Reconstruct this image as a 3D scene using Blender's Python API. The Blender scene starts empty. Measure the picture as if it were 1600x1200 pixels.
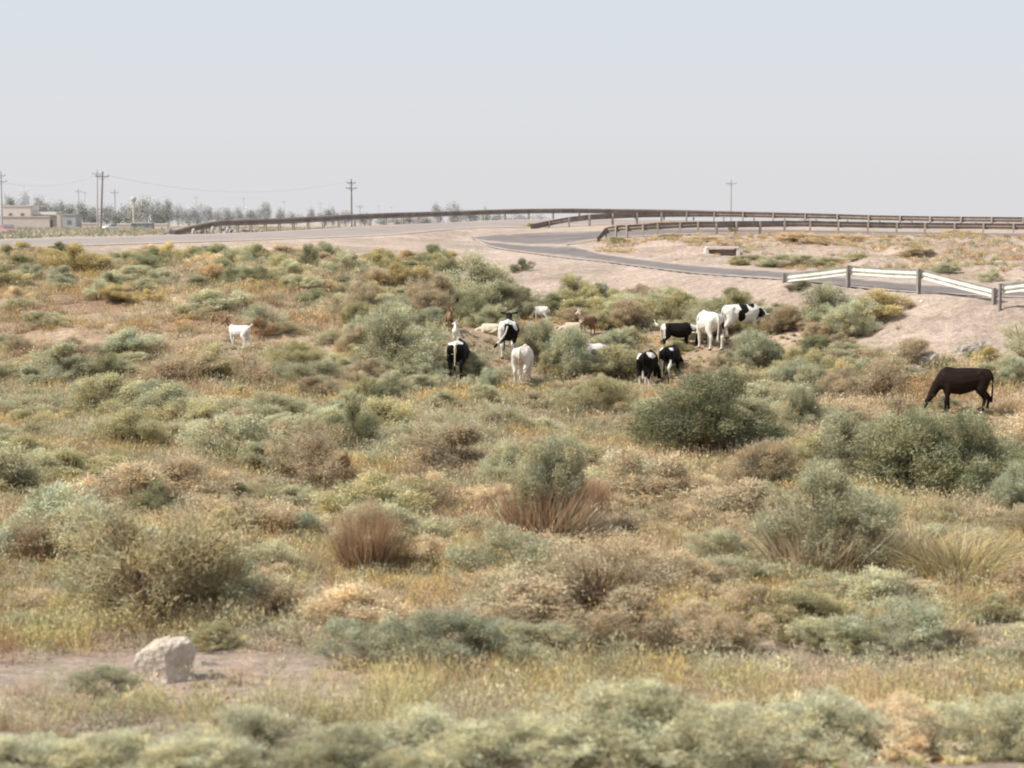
import bpy, bmesh, math, random
import numpy as np
from mathutils import Vector, Matrix, noise

random.seed(7)
RNG = np.random.default_rng(11)
C = bpy.context.scene.collection
R = math.radians

# ------------------------------------------------------------------ camera geometry
F = 2986.0                      # focal length in 1600-px units
TH = math.atan(252.0 / F)       # downward tilt
ZC = 6.0                        # eye height above datum
ct, st = math.cos(TH), math.sin(TH)

def ray(px, py):
    dx, dy = px - 800.0, py - 600.0
    yy = F * ct - dy * st
    return dx / yy, (F * st + dy * ct) / yy      # x/Y , drop/Y

def project(x, y, z):
    d = ZC - z
    fw = y * ct + d * st
    up = -d * ct + y * st
    return 800 + F * x / fw, 600 - F * up / fw

# ------------------------------------------------------------------ noise
_tab = np.random.default_rng(3).random((256, 256))
def vnoise(x, y, seed=0):
    x = np.asarray(x, float) + seed * 17.3; y = np.asarray(y, float) + seed * 31.7
    xi = np.floor(x).astype(int); yi = np.floor(y).astype(int)
    fx = x - xi; fy = y - yi
    fx = fx * fx * (3 - 2 * fx); fy = fy * fy * (3 - 2 * fy)
    a = _tab[xi & 255, yi & 255]; b = _tab[(xi + 1) & 255, yi & 255]
    c = _tab[xi & 255, (yi + 1) & 255]; d = _tab[(xi + 1) & 255, (yi + 1) & 255]
    return (a * (1 - fx) + b * fx) * (1 - fy) + (c * (1 - fx) + d * fx) * fy
def fbm(x, y, seed=0, o=3):
    s = 0; a = 0.5; t = 0
    for i in range(o):
        s = s + a * vnoise(x * 2 ** i, y * 2 ** i, seed + i); t += a; a *= .55
    return s / t

# ------------------------------------------------------------------ terrain profiles
# knots: 0 verge, 1, 2, 3, 4, 5 basin, 6, 7, 8 bank foot, 9 bank top, 10-11 loop road,
# 12 hollow, 13-14 slip road, 15-16 main road, 17 shoulder, 18 foot, 19, 20 plain
PL = 1.6
def column(px, k5, k5b, k6, k7, k8, k9, k10, k11, k12, k13, k14):
    u = (px - 800) / 2990.0
    ks = [(-60, 2.0), (5, 2.0), (9.5, 3.2), (15.5, 4.4), (21, 5.0), (34, 5.2)]
    for (py, Y) in (k5, k5b, k6, k7, k8, k9, k10, k11, k12, k13, k14):
        ks.append((Y, ray(px, py)[1] * Y))
    Yl, Hl = ks[-1]
    ks.append((Yl + 2.2, Hl + .06))
    ks.append((Yl + 12, PL + .0))
    ks.append((400, PL)); ks.append((9000, PL))
    return u, [k[0] for k in ks], [k[1] for k in ks]

COLS = [
 column(-300, (600,55),(500,63),(445,70),(418,75),(410,77),(408,77.5),(406,78),(405,78.5),(403,79),(402,80),(384,88)),
 column(0,    (600,57),(505,66),(440,76),(405,83),(396,85),(394,86),(392,87),(391,88),(390,88.5),(389,89.5),(374,97)),
 column(200,  (600,57),(503,66),(437,77),(405,86),(394,89),(391,91),(388,92),(386,93),(384,94),(382,95),(369,103)),
 column(400,  (600,56.5),(500,66),(432,78),(400,89),(391,93),(387,95),(383,97),(380,98),(378,99),(376,102),(363,110)),
 column(600,  (600,57),(500,67),(434,80),(405,90),(398,93),(390,98),(384,102),(379,105),(374,108),(368.5,112),(351.5,123)),
 column(735,  (600,58),(520,66),(452,79),(412,92),(373.5,116.5),(373,117),(372.5,117.4),(372,117.8),(371.5,118.2),(357,124),(346,134)),
 column(765,  (600,58.5),(525,66),(458,78),(412,93),(386,108.5),(378,111),(377,112),(376,113),(367,119.5),(356,125),(344.5,135.5)),
 column(850,  (603,60),(535,66),(472,76),(425,86),(399,97.5),(384,107),(383,108),(382,109),(362,122),(355,128.5),(342.5,138)),
 column(890,  (603,61),(540,66),(476,74.5),(425,85),(404,93),(384,104),(383,105),(382,106),(361,122),(354,128.5),(342,139.5)),
 column(940,  (603,61.5),(545,66),(480,73.5),(425,84),(409,89),(396,94),(385,101),(374,110),(360,120),(351,130),(342.5,141)),
 column(1000, (603,62),(550,65.5),(484,72),(428,80.5),(417,84),(405,89),(389,97),(370,109),(358,120),(348.5,132),(343,142)),
 column(1100, (600,60),(545,65),(490,70),(437,75),(429,77.5),(416,82),(394,92),(366,109),(357.5,119.5),(347.5,133),(345,143)),
 column(1220, (610,56),(560,61),(500,66),(444,70.5),(437,72),(424,77.5),(400,90),(364.5,111),(359,119),(349.5,132),(348,141)),
 column(1400, (640,50.5),(585,56),(540,60),(462,64.5),(455,65.5),(441,70.5),(400,85),(367,111),(362,118),(354.5,129),(354,138)),
 column(1600, (640,50),(590,54),(550,57.5),(475,61),(465,62.5),(456,66.5),(405,82),(369,110),(365,117),(357.5,124),(357,133)),
 column(1950, (640,50),(590,53),(556,56),(484,59),(474,60),(465,64),(412,80),(374,105),(370,112),(361,120),(360,129)),
]
NK = 21
cu = np.array([c[0] for c in COLS]); cY = np.array([c[1] for c in COLS]); cH = np.array([c[2] for c in COLS])
def hermite(xs, ys, xq):
    n = len(xs); d = np.diff(ys, axis=0) / np.diff(xs)[:, None]
    m = np.zeros_like(ys); m[0] = d[0]; m[-1] = d[-1]
    for i in range(1, n - 1):
        a = d[i-1]; b = d[i]
        m[i] = np.where(a * b > 0, 2 * a * b / (a + b + 1e-12 * np.sign(a + b + 1e-30)), 0)
    i = np.clip(np.searchsorted(xs, xq) - 1, 0, n - 2)
    h = (xs[i+1] - xs[i]); t = np.clip((xq - xs[i]) / h, 0, 1)[:, None]; h = h[:, None]
    return ((2*t**3-3*t**2+1)*ys[i] + (t**3-2*t**2+t)*h*m[i] + (-2*t**3+3*t**2)*ys[i+1] + (t**3-t**2)*h*m[i+1])
NU = 900
U = np.linspace(cu[0], cu[-1], NU)
TY = hermite(cu, cY, U); THh = hermite(cu, cH, U)

def profile(x, y):
    """height drop and fractional knot index at world x, y (arrays)"""
    x = np.asarray(x, float); y = np.asarray(y, float)
    u = np.clip(x / np.maximum(y, 12), U[0], U[-1])
    fi = (u - U[0]) / (U[-1] - U[0]) * (NU - 1); i0 = np.clip(np.floor(fi).astype(int), 0, NU - 2); w = (fi - i0)
    H = np.full(x.shape, 2.0); T = np.zeros(x.shape)
    for k in range(NK - 1):
        Ya = TY[i0, k] * (1 - w) + TY[i0+1, k] * w; Yb = TY[i0, k+1] * (1 - w) + TY[i0+1, k+1] * w
        Ha = THh[i0, k] * (1 - w) + THh[i0+1, k] * w; Hb = THh[i0, k+1] * (1 - w) + THh[i0+1, k+1] * w
        s = (y - Ya) / np.maximum(Yb - Ya, 1e-3)
        m = (y >= Ya) & (y < Yb)
        H = np.where(m, Ha + (Hb - Ha) * s, H); T = np.where(m, k + s, T)
    H = np.where(y >= 9000, PL, H); T = np.where(y >= 9000, 20, T)
    return H, T

def height(x, y):
    x = np.asarray(x, float); y = np.asarray(y, float)
    H = 0; T = profile(x, y)[1]
    for dy in (-.6, -.3, 0, .3, .6): H = H + profile(x, y + dy)[0] / 5
    px = 800 + 2990 * x / np.maximum(y, 12)
    a = np.interp(T, [0, 1, 2, 4, 7, 8, 9, 9.7, 10, 11, 11.15, 11.5, 12, 12.6, 12.95, 13, 14, 14.2, 14.8, 15, 16, 17, 18, 20],
                     [0, 0, .1, .22, .3, .22, .16, .05, 0, 0, .1, .5, .6, .4, .05, 0, 0, .05, .05, 0, 0, .02, .2, .2])
    hol = np.clip((px - 960) / 160, 0, 1)
    a = np.where((T > 11) & (T < 13), a * hol, a)
    n = (fbm(x * .22, y * .22, 1) - .5) * 1.1 + (fbm(x * .8, y * .8, 5) - .5) * .75 + (fbm(x * 2.6, y * 2.6, 9, 2) - .5) * .22
    # eroded humps in the hollow
    rid = 1 - np.abs(2 * fbm(x * .35 + 3, y * .5, 21) - 1)
    n = np.where((T > 11) & (T < 13), n * 1.1 + (rid - .75) * 1.3, n)
    z = ZC - H + a * n
    # narrow rills running down the bare bank
    bank = np.interp(T, [8, 8.3, 9, 9.5], [0, 1, .6, 0])
    z = z - bank * .16 * np.abs(vnoise(x * 1.7 + y * .9, y * .45, 40) - .5) * 2 - bank * .07 * np.abs(vnoise(x * 3.9 + y * 1.4, y * .9, 41) - .5) * 2
    hp = np.interp(T, [6.3, 6.8, 7.5, 7.9], [0, 1, 1, 0]) * np.clip((560 - px) / 100, 0, 1)
    z = z + hp * .35 * np.clip(fbm(x * .7, y * .7, 66) - .45, 0, 1) * 2
    return z

def hz(x, y): return float(height(np.array([x]), np.array([y]))[0])
_ms = np.concatenate([np.arange(9, 150, .12), np.arange(150, 900, 1.5)])
def ground_at(px, py):
    u, s = ray(px, py)
    z = height(u * _ms, _ms); d = (ZC - s * _ms) - z
    i = np.argmax(d <= 0)
    Y = _ms[i] if d[i] <= 0 else 900.
    if i > 0 and d[i] <= 0:
        a, b = d[i-1], d[i]; Y = _ms[i-1] + (_ms[i] - _ms[i-1]) * a / (a - b)
    return float(u * Y), float(Y), hz(u * Y, Y)

# ------------------------------------------------------------------ materials
def newmat(name):
    m = bpy.data.materials.new(name); m.use_nodes = True
    nt = m.node_tree; nt.nodes.clear()
    out = nt.nodes.new('ShaderNodeOutputMaterial')
    return m, nt, out
def N(nt, t, **kw):
    n = nt.nodes.new(t)
    for k, v in kw.items():
        if k in n.inputs: n.inputs[k].default_value = v
        else: setattr(n, k, v)
    return n
def ramp(nt, stops):
    r = nt.nodes.new('ShaderNodeValToRGB'); e = r.color_ramp.elements
    e[0].position = stops[0][0]; e[0].color = (*stops[0][1], 1)
    e[1].position = stops[-1][0]; e[1].color = (*stops[-1][1], 1)
    for p, c in stops[1:-1]:
        x = e.new(p); x.color = (*c, 1)
    return r

def surf_mat(name, c1, c2, scale=6, rough=.85, bump=.2, bscale=30, metallic=0, stretch=None):
    m, nt, out = newmat(name)
    tc = N(nt, 'ShaderNodeTexCoord'); mp = N(nt, 'ShaderNodeMapping')
    if stretch: mp.inputs['Scale'].default_value = stretch
    nt.links.new(tc.outputs['Object'], mp.inputs[0])
    n1 = N(nt, 'ShaderNodeTexNoise', Scale=scale, Detail=6.0, Roughness=.65); nt.links.new(mp.outputs[0], n1.inputs['Vector'])
    rp = ramp(nt, [(.3, c1), (.7, c2)]); nt.links.new(n1.outputs[0], rp.inputs[0])
    b = N(nt, 'ShaderNodeBsdfPrincipled', Roughness=rough, Metallic=metallic)
    nt.links.new(rp.outputs[0], b.inputs['Base Color'])
    n2 = N(nt, 'ShaderNodeTexNoise', Scale=bscale, Detail=4.0); nt.links.new(mp.outputs[0], n2.inputs['Vector'])
    bp = N(nt, 'ShaderNodeBump', Strength=bump, Distance=.05); nt.links.new(n2.outputs[0], bp.inputs['Height'])
    nt.links.new(bp.outputs[0], b.inputs['Normal']); nt.links.new(b.outputs[0], out.inputs[0])
    return m

def leaf_mat(name, tint, trans=.36, jitter=.18):
    """per-leaf brightness from the mesh attribute, hue from the tint"""
    m, nt, out = newmat(name)
    at = N(nt, 'ShaderNodeAttribute', attribute_name='Col')
    mul = N(nt, 'ShaderNodeMix', data_type='RGBA', blend_type='MULTIPLY'); mul.inputs[0].default_value = 1
    nt.links.new(at.outputs['Color'], mul.inputs[6]); mul.inputs[7].default_value = (*tint, 1)
    oi = N(nt, 'ShaderNodeObjectInfo')
    mr = N(nt, 'ShaderNodeMapRange'); mr.inputs['To Min'].default_value = 1 - jitter; mr.inputs['To Max'].default_value = 1 + jitter
    nt.links.new(oi.outputs['Random'], mr.inputs[0])
    hs = N(nt, 'ShaderNodeHueSaturation'); nt.links.new(mr.outputs[0], hs.inputs['Value']); nt.links.new(mul.outputs[2], hs.inputs['Color'])
    d = N(nt, 'ShaderNodeBsdfDiffuse'); t = N(nt, 'ShaderNodeBsdfTranslucent')
    nt.links.new(hs.outputs[0], d.inputs[0]); nt.links.new(hs.outputs[0], t.inputs[0])
    mx = N(nt, 'ShaderNodeMixShader'); mx.inputs[0].default_value = trans
    nt.links.new(d.outputs[0], mx.inputs[1]); nt.links.new(t.outputs[0], mx.inputs[2]); nt.links.new(mx.outputs[0], out.inputs[0])
    return m

def coat_mat(name, rough=.6):
    m, nt, out = newmat(name)
    at = N(nt, 'ShaderNodeAttribute', attribute_name='Col')
    tc = N(nt, 'ShaderNodeTexCoord'); n = N(nt, 'ShaderNodeTexNoise', Scale=14.0, Detail=5.0); nt.links.new(tc.outputs['Object'], n.inputs[0])
    mr = N(nt, 'ShaderNodeMapRange'); mr.inputs['To Min'].default_value = .75; mr.inputs['To Max'].default_value = 1.12; nt.links.new(n.outputs[0], mr.inputs[0])
    hs = N(nt, 'ShaderNodeHueSaturation'); nt.links.new(mr.outputs[0], hs.inputs['Value']); nt.links.new(at.outputs['Color'], hs.inputs['Color'])
    b = N(nt, 'ShaderNodeBsdfPrincipled', Roughness=rough); b.inputs['Specular IOR Level'].default_value = .07
    n2 = N(nt, 'ShaderNodeTexNoise', Scale=60.0, Detail=3.0); nt.links.new(tc.outputs['Object'], n2.inputs[0])
    bp = N(nt, 'ShaderNodeBump', Strength=.25, Distance=.01); nt.links.new(n2.outputs[0], bp.inputs['Height']); nt.links.new(bp.outputs[0], b.inputs['Normal'])
    nt.links.new(hs.outputs[0], b.inputs['Base Color']); nt.links.new(b.outputs[0], out.inputs[0])
    return m

# ground: soil colour from a zone attribute plus noises
def ground_mat():
    m, nt, out = newmat('dry_soil')
    tc = N(nt, 'ShaderNodeTexCoord'); at = N(nt, 'ShaderNodeAttribute', attribute_name='Col')
    def nz(scale, det=6., st_=None):
        mp = N(nt, 'ShaderNodeMapping')
        if st_: mp.inputs['Scale'].default_value = st_
        nt.links.new(tc.outputs['Object'], mp.inputs[0])
        n = N(nt, 'ShaderNodeTexNoise', Scale=scale, Detail=det, Roughness=.7); nt.links.new(mp.outputs[0], n.inputs[0]); return n
    cur = at.outputs['Color']
    for (sc, det, stz, lo, hi) in ((.35, 4., None, .82, 1.14), (2.2, 8., (1, 1.6, 1), .70, 1.24), (9., 8., (1, 1.5, 1), .72, 1.22)):
        n = nz(sc, det, stz); mr = N(nt, 'ShaderNodeMapRange'); mr.inputs['From Min'].default_value = .3; mr.inputs['From Max'].default_value = .7
        mr.inputs['To Min'].default_value = lo; mr.inputs['To Max'].default_value = hi; nt.links.new(n.outputs[0], mr.inputs[0])
        mx = N(nt, 'ShaderNodeVectorMath', operation='SCALE'); nt.links.new(cur, mx.inputs[0]); nt.links.new(mr.outputs[0], mx.inputs['Scale'])
        cur = mx.outputs[0]
    b = N(nt, 'ShaderNodeBsdfPrincipled', Roughness=.95); b.inputs['Specular IOR Level'].default_value = .1
    nt.links.new(cur, b.inputs['Base Color'])
    n2 = nz(3.5, 10.); bp = N(nt, 'ShaderNodeBump', Strength=.9, Distance=.35); nt.links.new(n2.outputs[0], bp.inputs['Height'])
    nt.links.new(bp.outputs[0], b.inputs['Normal']); nt.links.new(b.outputs[0], out.inputs[0])
    return m

def asphalt_mat(name, c1, c2):
    m, nt, out = newmat(name)
    tc = N(nt, 'ShaderNodeTexCoord'); uv = N(nt, 'ShaderNodeAttribute', attribute_name='across')
    n = N(nt, 'ShaderNodeTexNoise', Scale=.35, Detail=7.0, Roughness=.65); nt.links.new(tc.outputs['Object'], n.inputs[0])
    rp = ramp(nt, [(.3, c1), (.68, c2)]); nt.links.new(n.outputs[0], rp.inputs[0])
    # dusty edges: attribute is 0 at the edges and 1 in the middle
    n3 = N(nt, 'ShaderNodeTexNoise', Scale=1.4, Detail=6.0); nt.links.new(tc.outputs['Object'], n3.inputs[0])
    ad = N(nt, 'ShaderNodeMath', operation='ADD'); nt.links.new(uv.outputs['Fac'], ad.inputs[0]); nt.links.new(n3.outputs[0], ad.inputs[1])
    mr = N(nt, 'ShaderNodeMapRange'); mr.inputs['From Min'].default_value = .55; mr.inputs['From Max'].default_value = .95; nt.links.new(ad.outputs[0], mr.inputs[0])
    mx = N(nt, 'ShaderNodeMix', data_type='RGBA'); nt.links.new(mr.outputs[0], mx.inputs[0]); mx.inputs[6].default_value = (.42, .35, .30, 1)
    nt.links.new(rp.outputs[0], mx.inputs[7])
    b = N(nt, 'ShaderNodeBsdfPrincipled', Roughness=.85); nt.links.new(mx.outputs[2], b.inputs['Base Color'])
    n2 = N(nt, 'ShaderNodeTexNoise', Scale=25., Detail=3.0); nt.links.new(tc.outputs['Object'], n2.inputs[0])
    bp = N(nt, 'ShaderNodeBump', Strength=.15, Distance=.03); nt.links.new(n2.outputs[0], bp.inputs['Height']); nt.links.new(bp.outputs[0], b.inputs['Normal'])
    nt.links.new(b.outputs[0], out.inputs[0])
    return m

M = dict(
 soil=ground_mat(),
 asphalt=asphalt_mat('worn_asphalt', (.135, .117, .113), (.21, .182, .172)),
 asphalt_main=asphalt_mat('dusty_asphalt', (.27, .232, .215), (.34, .295, .275)),
 line=surf_mat('road_paint', (.55, .52, .48), (.75, .73, .70), 3),
 rail_white=surf_mat('galvanised_white', (.46, .46, .42), (.74, .735, .69), 3.2, .6, .25, 9),
 rail_dark=surf_mat('dark_brown_rail', (.16, .13, .112), (.31, .262, .23), 1.6, .75, .2, 12),  # dark brown tone shared by all the far rails
 post=surf_mat('steel_post', (.22, .20, .185), (.34, .31, .285), 5, .7),
 post_far=surf_mat('weathered_post', (.28, .24, .205), (.44, .38, .33), 5, .8),
 rock=surf_mat('limestone', (.40, .32, .25), (.70, .63, .55), 7, .95, 1.0, 22),
 rock_grey=surf_mat('rubble_stone', (.30, .26, .23), (.50, .45, .40), 4, .95, .9, 12),
 concrete=surf_mat('concrete', (.42, .38, .34), (.58, .54, .49), 3, .9, .3),
 white=surf_mat('whitewash', (.70, .69, .66), (.82, .81, .78), 4, .8),
 dark=surf_mat('void_shade', (.21, .175, .16), (.27, .225, .205), 2, .95),
 brickwall=surf_mat('mud_brick_wall', (.64, .56, .515), (.70, .62, .57), .6, .95),  # mud brick paled towards the sky, distance haze painted into the colour
 brickwall2=surf_mat('darker_mud_wall', (.50, .44, .41), (.58, .52, .48), .6, .95),  # darker mud brick tone for the other low walls
 pole=surf_mat('brown_timber_pole', (.17, .14, .125), (.27, .225, .20), 2, .9),
 pole_haze=surf_mat('hazy_pole', (.36, .34, .34), (.46, .44, .44), 2, .9),  # distance haze mixed into the pole colour
 pole_faint=surf_mat('faint_pole', (.50, .50, .52), (.56, .56, .58), 2, .9),  # remoter poles, with more haze in the colour
 wire=surf_mat('wire', (.42, .42, .43), (.5, .5, .51), 2, .9),
 greywall=surf_mat('grey_render', (.37, .37, .39), (.45, .45, .46), .6, .95),
 greenwall=surf_mat('grey_green_sheet', (.26, .29, .28), (.36, .38, .36), .6, .9),
 hazewin=surf_mat('hazy_window', (.17, .17, .19), (.23, .23, .25), 2, .4),  # dark glass with haze put into its colour
 car_red=surf_mat('faded_red_paint', (.28, .16, .14), (.36, .22, .19), 2, .5),
 tyre=surf_mat('tyre_rubber', (.07, .065, .065), (.11, .10, .10), 8, .9),
 bark=surf_mat('grey_brown_bark', (.16, .115, .085), (.28, .21, .16), 9, .95, .5, 40),
 twig=surf_mat('dry_twig', (.22, .15, .10), (.36, .26, .18), 9, .95, .3, 40),
 bark_haze=surf_mat('hazy_bark', (.27, .26, .25), (.34, .32, .31), 3, .95),  # far trunks, haze painted into the bark colour
 cow=coat_mat('cattle_coat'), woolly=coat_mat('goat_coat', .8),
 horn=surf_mat('horn', (.40, .35, .28), (.55, .5, .42), 9, .5),
 eye=surf_mat('eye', (.01, .01, .01), (.03, .025, .02), 9, .15),
 l_sage=leaf_mat('sage_leaf', (0.57, 0.56, 0.395)),
 l_olive=leaf_mat('olive_leaf', (0.53, 0.495, 0.305)),
 l_dark=leaf_mat('dark_green_leaf', (.33, .335, .215)),
 l_blue=leaf_mat('blue_green_leaf', (0.50, 0.515, 0.38)),
 l_yellow=leaf_mat('yellow_leaf', (0.62, 0.53, 0.29)),
 l_orange=leaf_mat('orange_dry_leaf', (0.64, 0.51, 0.34)),
 l_tan=leaf_mat('tan_straw', (0.7, 0.59, 0.42)),
 l_brown=leaf_mat('brown_straw', (0.42, 0.28, 0.18)),
 l_grey=leaf_mat('grey_brown_leaf', (0.54, 0.455, 0.325)),
 l_haze1=leaf_mat('hazy_leaf_near', (0.44, 0.45, 0.43), .15, .1),  # far tree leaves greyed, aerial haze baked into the tint
 l_haze2=leaf_mat('hazy_leaf_far', (0.53, 0.54, 0.54), .15, .08),  # same painted haze, stronger
 l_haze3=leaf_mat('hazy_leaf_faint', (0.6, 0.61, 0.63), .15, .05),  # same painted haze, strongest
 l_verge=leaf_mat('pale_verge_leaf', (0.64, 0.625, 0.455), .3, .06),
 l_dusk=leaf_mat('dusky_olive_leaf', (0.42, 0.38, 0.24)),
 l_cover=leaf_mat('ground_cover_leaf', (1, 1, 1), .3, 0),
)

# ------------------------------------------------------------------ object helpers
def tag(o, label=None, cat=None, group=None, kind=None):
    if label: o['label'] = label
    if cat: o['category'] = cat
    if group: o['group'] = group
    if kind: o['kind'] = kind
    return o
def empty(name, loc, rz=0, s=1.0):
    o = bpy.data.objects.new(name, None); C.objects.link(o); o.location = loc; o.rotation_euler = (0, 0, rz)
    o.scale = (s, s, s) if not hasattr(s, '__len__') else s
    o.empty_display_size = .2
    return o
def link_mesh(name, me, mat=None, parent=None, objmat=False):
    o = bpy.data.objects.new(name, me); C.objects.link(o)
    if parent: o.parent = parent
    if mat:
        if not me.materials: me.materials.append(mat)
        if objmat:
            o.material_slots[0].link = 'OBJECT'; o.material_slots[0].material = mat
    return o
def mesh_from(name, verts, faces, cols=None, smooth=False):
    me = bpy.data.meshes.new(name)
    verts = np.asarray(verts, np.float32); faces = np.asarray(faces, np.int32)
    nv, nf, k = len(verts), len(faces), faces.shape[1]
    me.vertices.add(nv); me.vertices.foreach_set('co', verts.ravel())
    me.loops.add(nf * k); me.loops.foreach_set('vertex_index', faces.ravel())
    me.polygons.add(nf); me.polygons.foreach_set('loop_start', np.arange(0, nf * k, k, dtype=np.int32))
    if smooth: me.polygons.foreach_set('use_smooth', np.ones(nf, bool))
    me.update(calc_edges=True)
    if cols is not None:
        a = me.attributes.new('Col', 'FLOAT_COLOR', 'POINT')
        c = np.ones((nv, 4), np.float32); c[:, :3] = cols; a.data.foreach_set('color', c.ravel())
    return me

class MB:
    """collects boxes, tubes and lofts into one mesh"""
    def __init__(s): s.v = []; s.f = []
    def add(s, vs, fs):
        b = len(s.v); s.v += [tuple(v) for v in vs]; s.f += [tuple(i + b for i in f) for f in fs]
    def box(s, c, d, rz=0, tilt=None):
        m = Matrix.Rotation(rz, 3, 'Z')
        if tilt is not None: m = tilt @ m
        c = Vector(c); vs = []
        for z in (-.5, .5):
            for x, y in ((-.5, -.5), (.5, -.5), (.5, .5), (-.5, .5)):
                vs.append(c + m @ Vector((x * d[0], y * d[1], z * d[2])))
        s.add(vs, [(3,2,1,0),(4,5,6,7),(0,1,5,4),(1,2,6,5),(2,3,7,6),(3,0,4,7)])
    def tube(s, pts, rads, n=6, cap=True):
        pts = [Vector(p) for p in pts]; rings = []
        for i, p in enumerate(pts):
            d = (pts[min(i+1, len(pts)-1)] - pts[max(i-1, 0)]).normalized()
            a = d.orthogonal().normalized() if i == 0 else (prev - d * prev.dot(d)).normalized()
            prev = a; b = d.cross(a); r = rads[i] if hasattr(rads, '__len__') else rads
            rings.append([p + (a * math.cos(t) + b * math.sin(t)) * r for t in [2*math.pi*k/n for k in range(n)]])
        vs = [v for r in rings for v in r]; fs = []
        for i in range(len(pts) - 1):
            for k in range(n):
                fs.append((i*n+k, i*n+(k+1) % n, (i+1)*n+(k+1) % n, (i+1)*n+k))
        if cap: fs.append(tuple(range(n-1, -1, -1))); fs.append(tuple((len(pts)-1)*n + k for k in range(n)))
        s.add(vs, fs)
    def sweep(s, pts, section, horiz=None):
        """section: list of (out, up); swept keeping 'up' vertical"""
        pts = [Vector(p) for p in pts]; n = len(section); vs = []
        for i, p in enumerate(pts):
            d = (pts[min(i+1, len(pts)-1)] - pts[max(i-1, 0)]); d.z = 0; d.normalize()
            o = Vector((-d.y, d.x, 0))
            for a, b in section: vs.append(p + o * a + Vector((0, 0, b)))
        fs = []
        for i in range(len(pts) - 1):
            for k in range(n):
                fs.append((i*n+k, i*n+(k+1) % n, (i+1)*n+(k+1) % n, (i+1)*n+k))
        fs.append(tuple(range(n-1, -1, -1))); fs.append(tuple((len(pts)-1)*n + k for k in range(n)))
        s.add(vs, fs)
    def mesh(s, name, smooth=False, bevel=0):
        me = bpy.data.meshes.new(name); me.from_pydata(s.v, [], s.f); me.update()
        bm = bmesh.new(); bm.from_mesh(me)
        if bevel: bmesh.ops.bevel(bm, geom=list(bm.edges), offset=bevel, segments=1, affect='EDGES')
        bmesh.ops.recalc_face_normals(bm, faces=bm.faces); bm.to_mesh(me); bm.free()
        if smooth:
            for p in me.polygons: p.use_smooth = True
        return me
    def build(s, name, mat, parent=None, **kw):
        return link_mesh(name, s.mesh(name, **kw), mat, parent)

# ------------------------------------------------------------------ terrain mesh
xs = np.concatenate([-np.geomspace(9000, 41, 40), np.arange(-40, 40.01, .3), np.geomspace(41, 9000, 40)])
ys = np.concatenate([np.linspace(-60, 8, 18), np.arange(8.3, 152, .3), np.geomspace(153, 9500, 70)])
XX, YY = np.meshgrid(xs, ys)
ZZ = height(XX, YY); Hp, TT = profile(XX, YY)
PXX = 800 + 2990 * XX / np.maximum(YY, 12)
inroad = ((TT > 10.04) & (TT < 10.96) & (PXX > 738)) | ((TT > 13.04) & (TT < 13.96) & (PXX > 738)) | ((TT > 10.9) & (TT < 13.1) & (PXX > 738) & (PXX < 885)) | ((TT > 15.04) & (TT < 15.96))
ZZ = ZZ - np.where(inroad, .06, 0)
ny, nx = XX.shape
verts = np.stack([XX, YY, ZZ], -1).reshape(-1, 3)
ii = (np.arange(ny - 1)[:, None] * nx + np.arange(nx - 1)[None, :]).ravel()
faces = np.stack([ii, ii + 1, ii + nx + 1, ii + nx], -1)
# zone colours
pinkish = np.array([.62, .50, .42]); basin = np.array([.58, .45, .32]); pale = np.array([.66, .55, .47]); plain = np.array([.46, .41, .35])
w_b = np.interp(TT, [0, 2, 4.0, 4.6, 7.2, 8.2, 20], [0, 0, .1, 1, 1, 0, 0])[..., None]
w_pl = np.interp(TT, [17, 18.2, 20], [0, 1, 1])[..., None]
shoul = np.maximum(np.interp(TT, [9.3, 9.9, 10.2], [0, .7, 0]), np.interp(TT, [10.9, 11.05, 11.3], [0, 1, 0]))
shoul = np.maximum(shoul, np.interp(TT, [15.8, 16.2, 17.2], [0, 1, 0]))[..., None]
gc = pinkish * (1 - w_b) + basin * w_b
gc = gc * (1 - w_pl) + plain * w_pl
gc = gc * (1 - shoul) + pale * shoul
patch = fbm(XX * .25, YY * .25, 50)[..., None]
gc = gc * (.80 + .4 * patch)
streak = vnoise(XX * .9 + YY * .6, YY * 1.6, 44)[..., None] * vnoise(XX * .2, YY * .4, 45)[..., None]
bk = np.interp(TT, [7.8, 8.2, 9.6, 10], [0, 1, 1, 0])[..., None]
gc = gc * (1 - bk * .30 * (streak - .15)) 
brn = (np.interp(TT, [6.2, 6.8, 7.6, 8.0], [0, 1, 1, 0]) * np.clip((620 - PXX) / 80, 0, 1) * np.clip((fbm(XX * .5, YY * .5, 62) - .42) * 5, 0, 1))[..., None]
gc = gc * (1 - brn * .75) + np.array([.42, .28, .19]) * brn * .75
holl = ((TT > 11.05) & (TT < 12.95))[..., None] * np.clip(fbm(XX*.18, YY*.3, 60) - .42, 0, .3)[..., None] * 3
gc = gc * (1 - holl * .5) + np.array([.42, .32, .20]) * holl * .5
me = mesh_from('ground', verts, faces, gc.reshape(-1, 3), smooth=True)
tag(link_mesh('ground', me, M['soil']), kind='structure')

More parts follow.
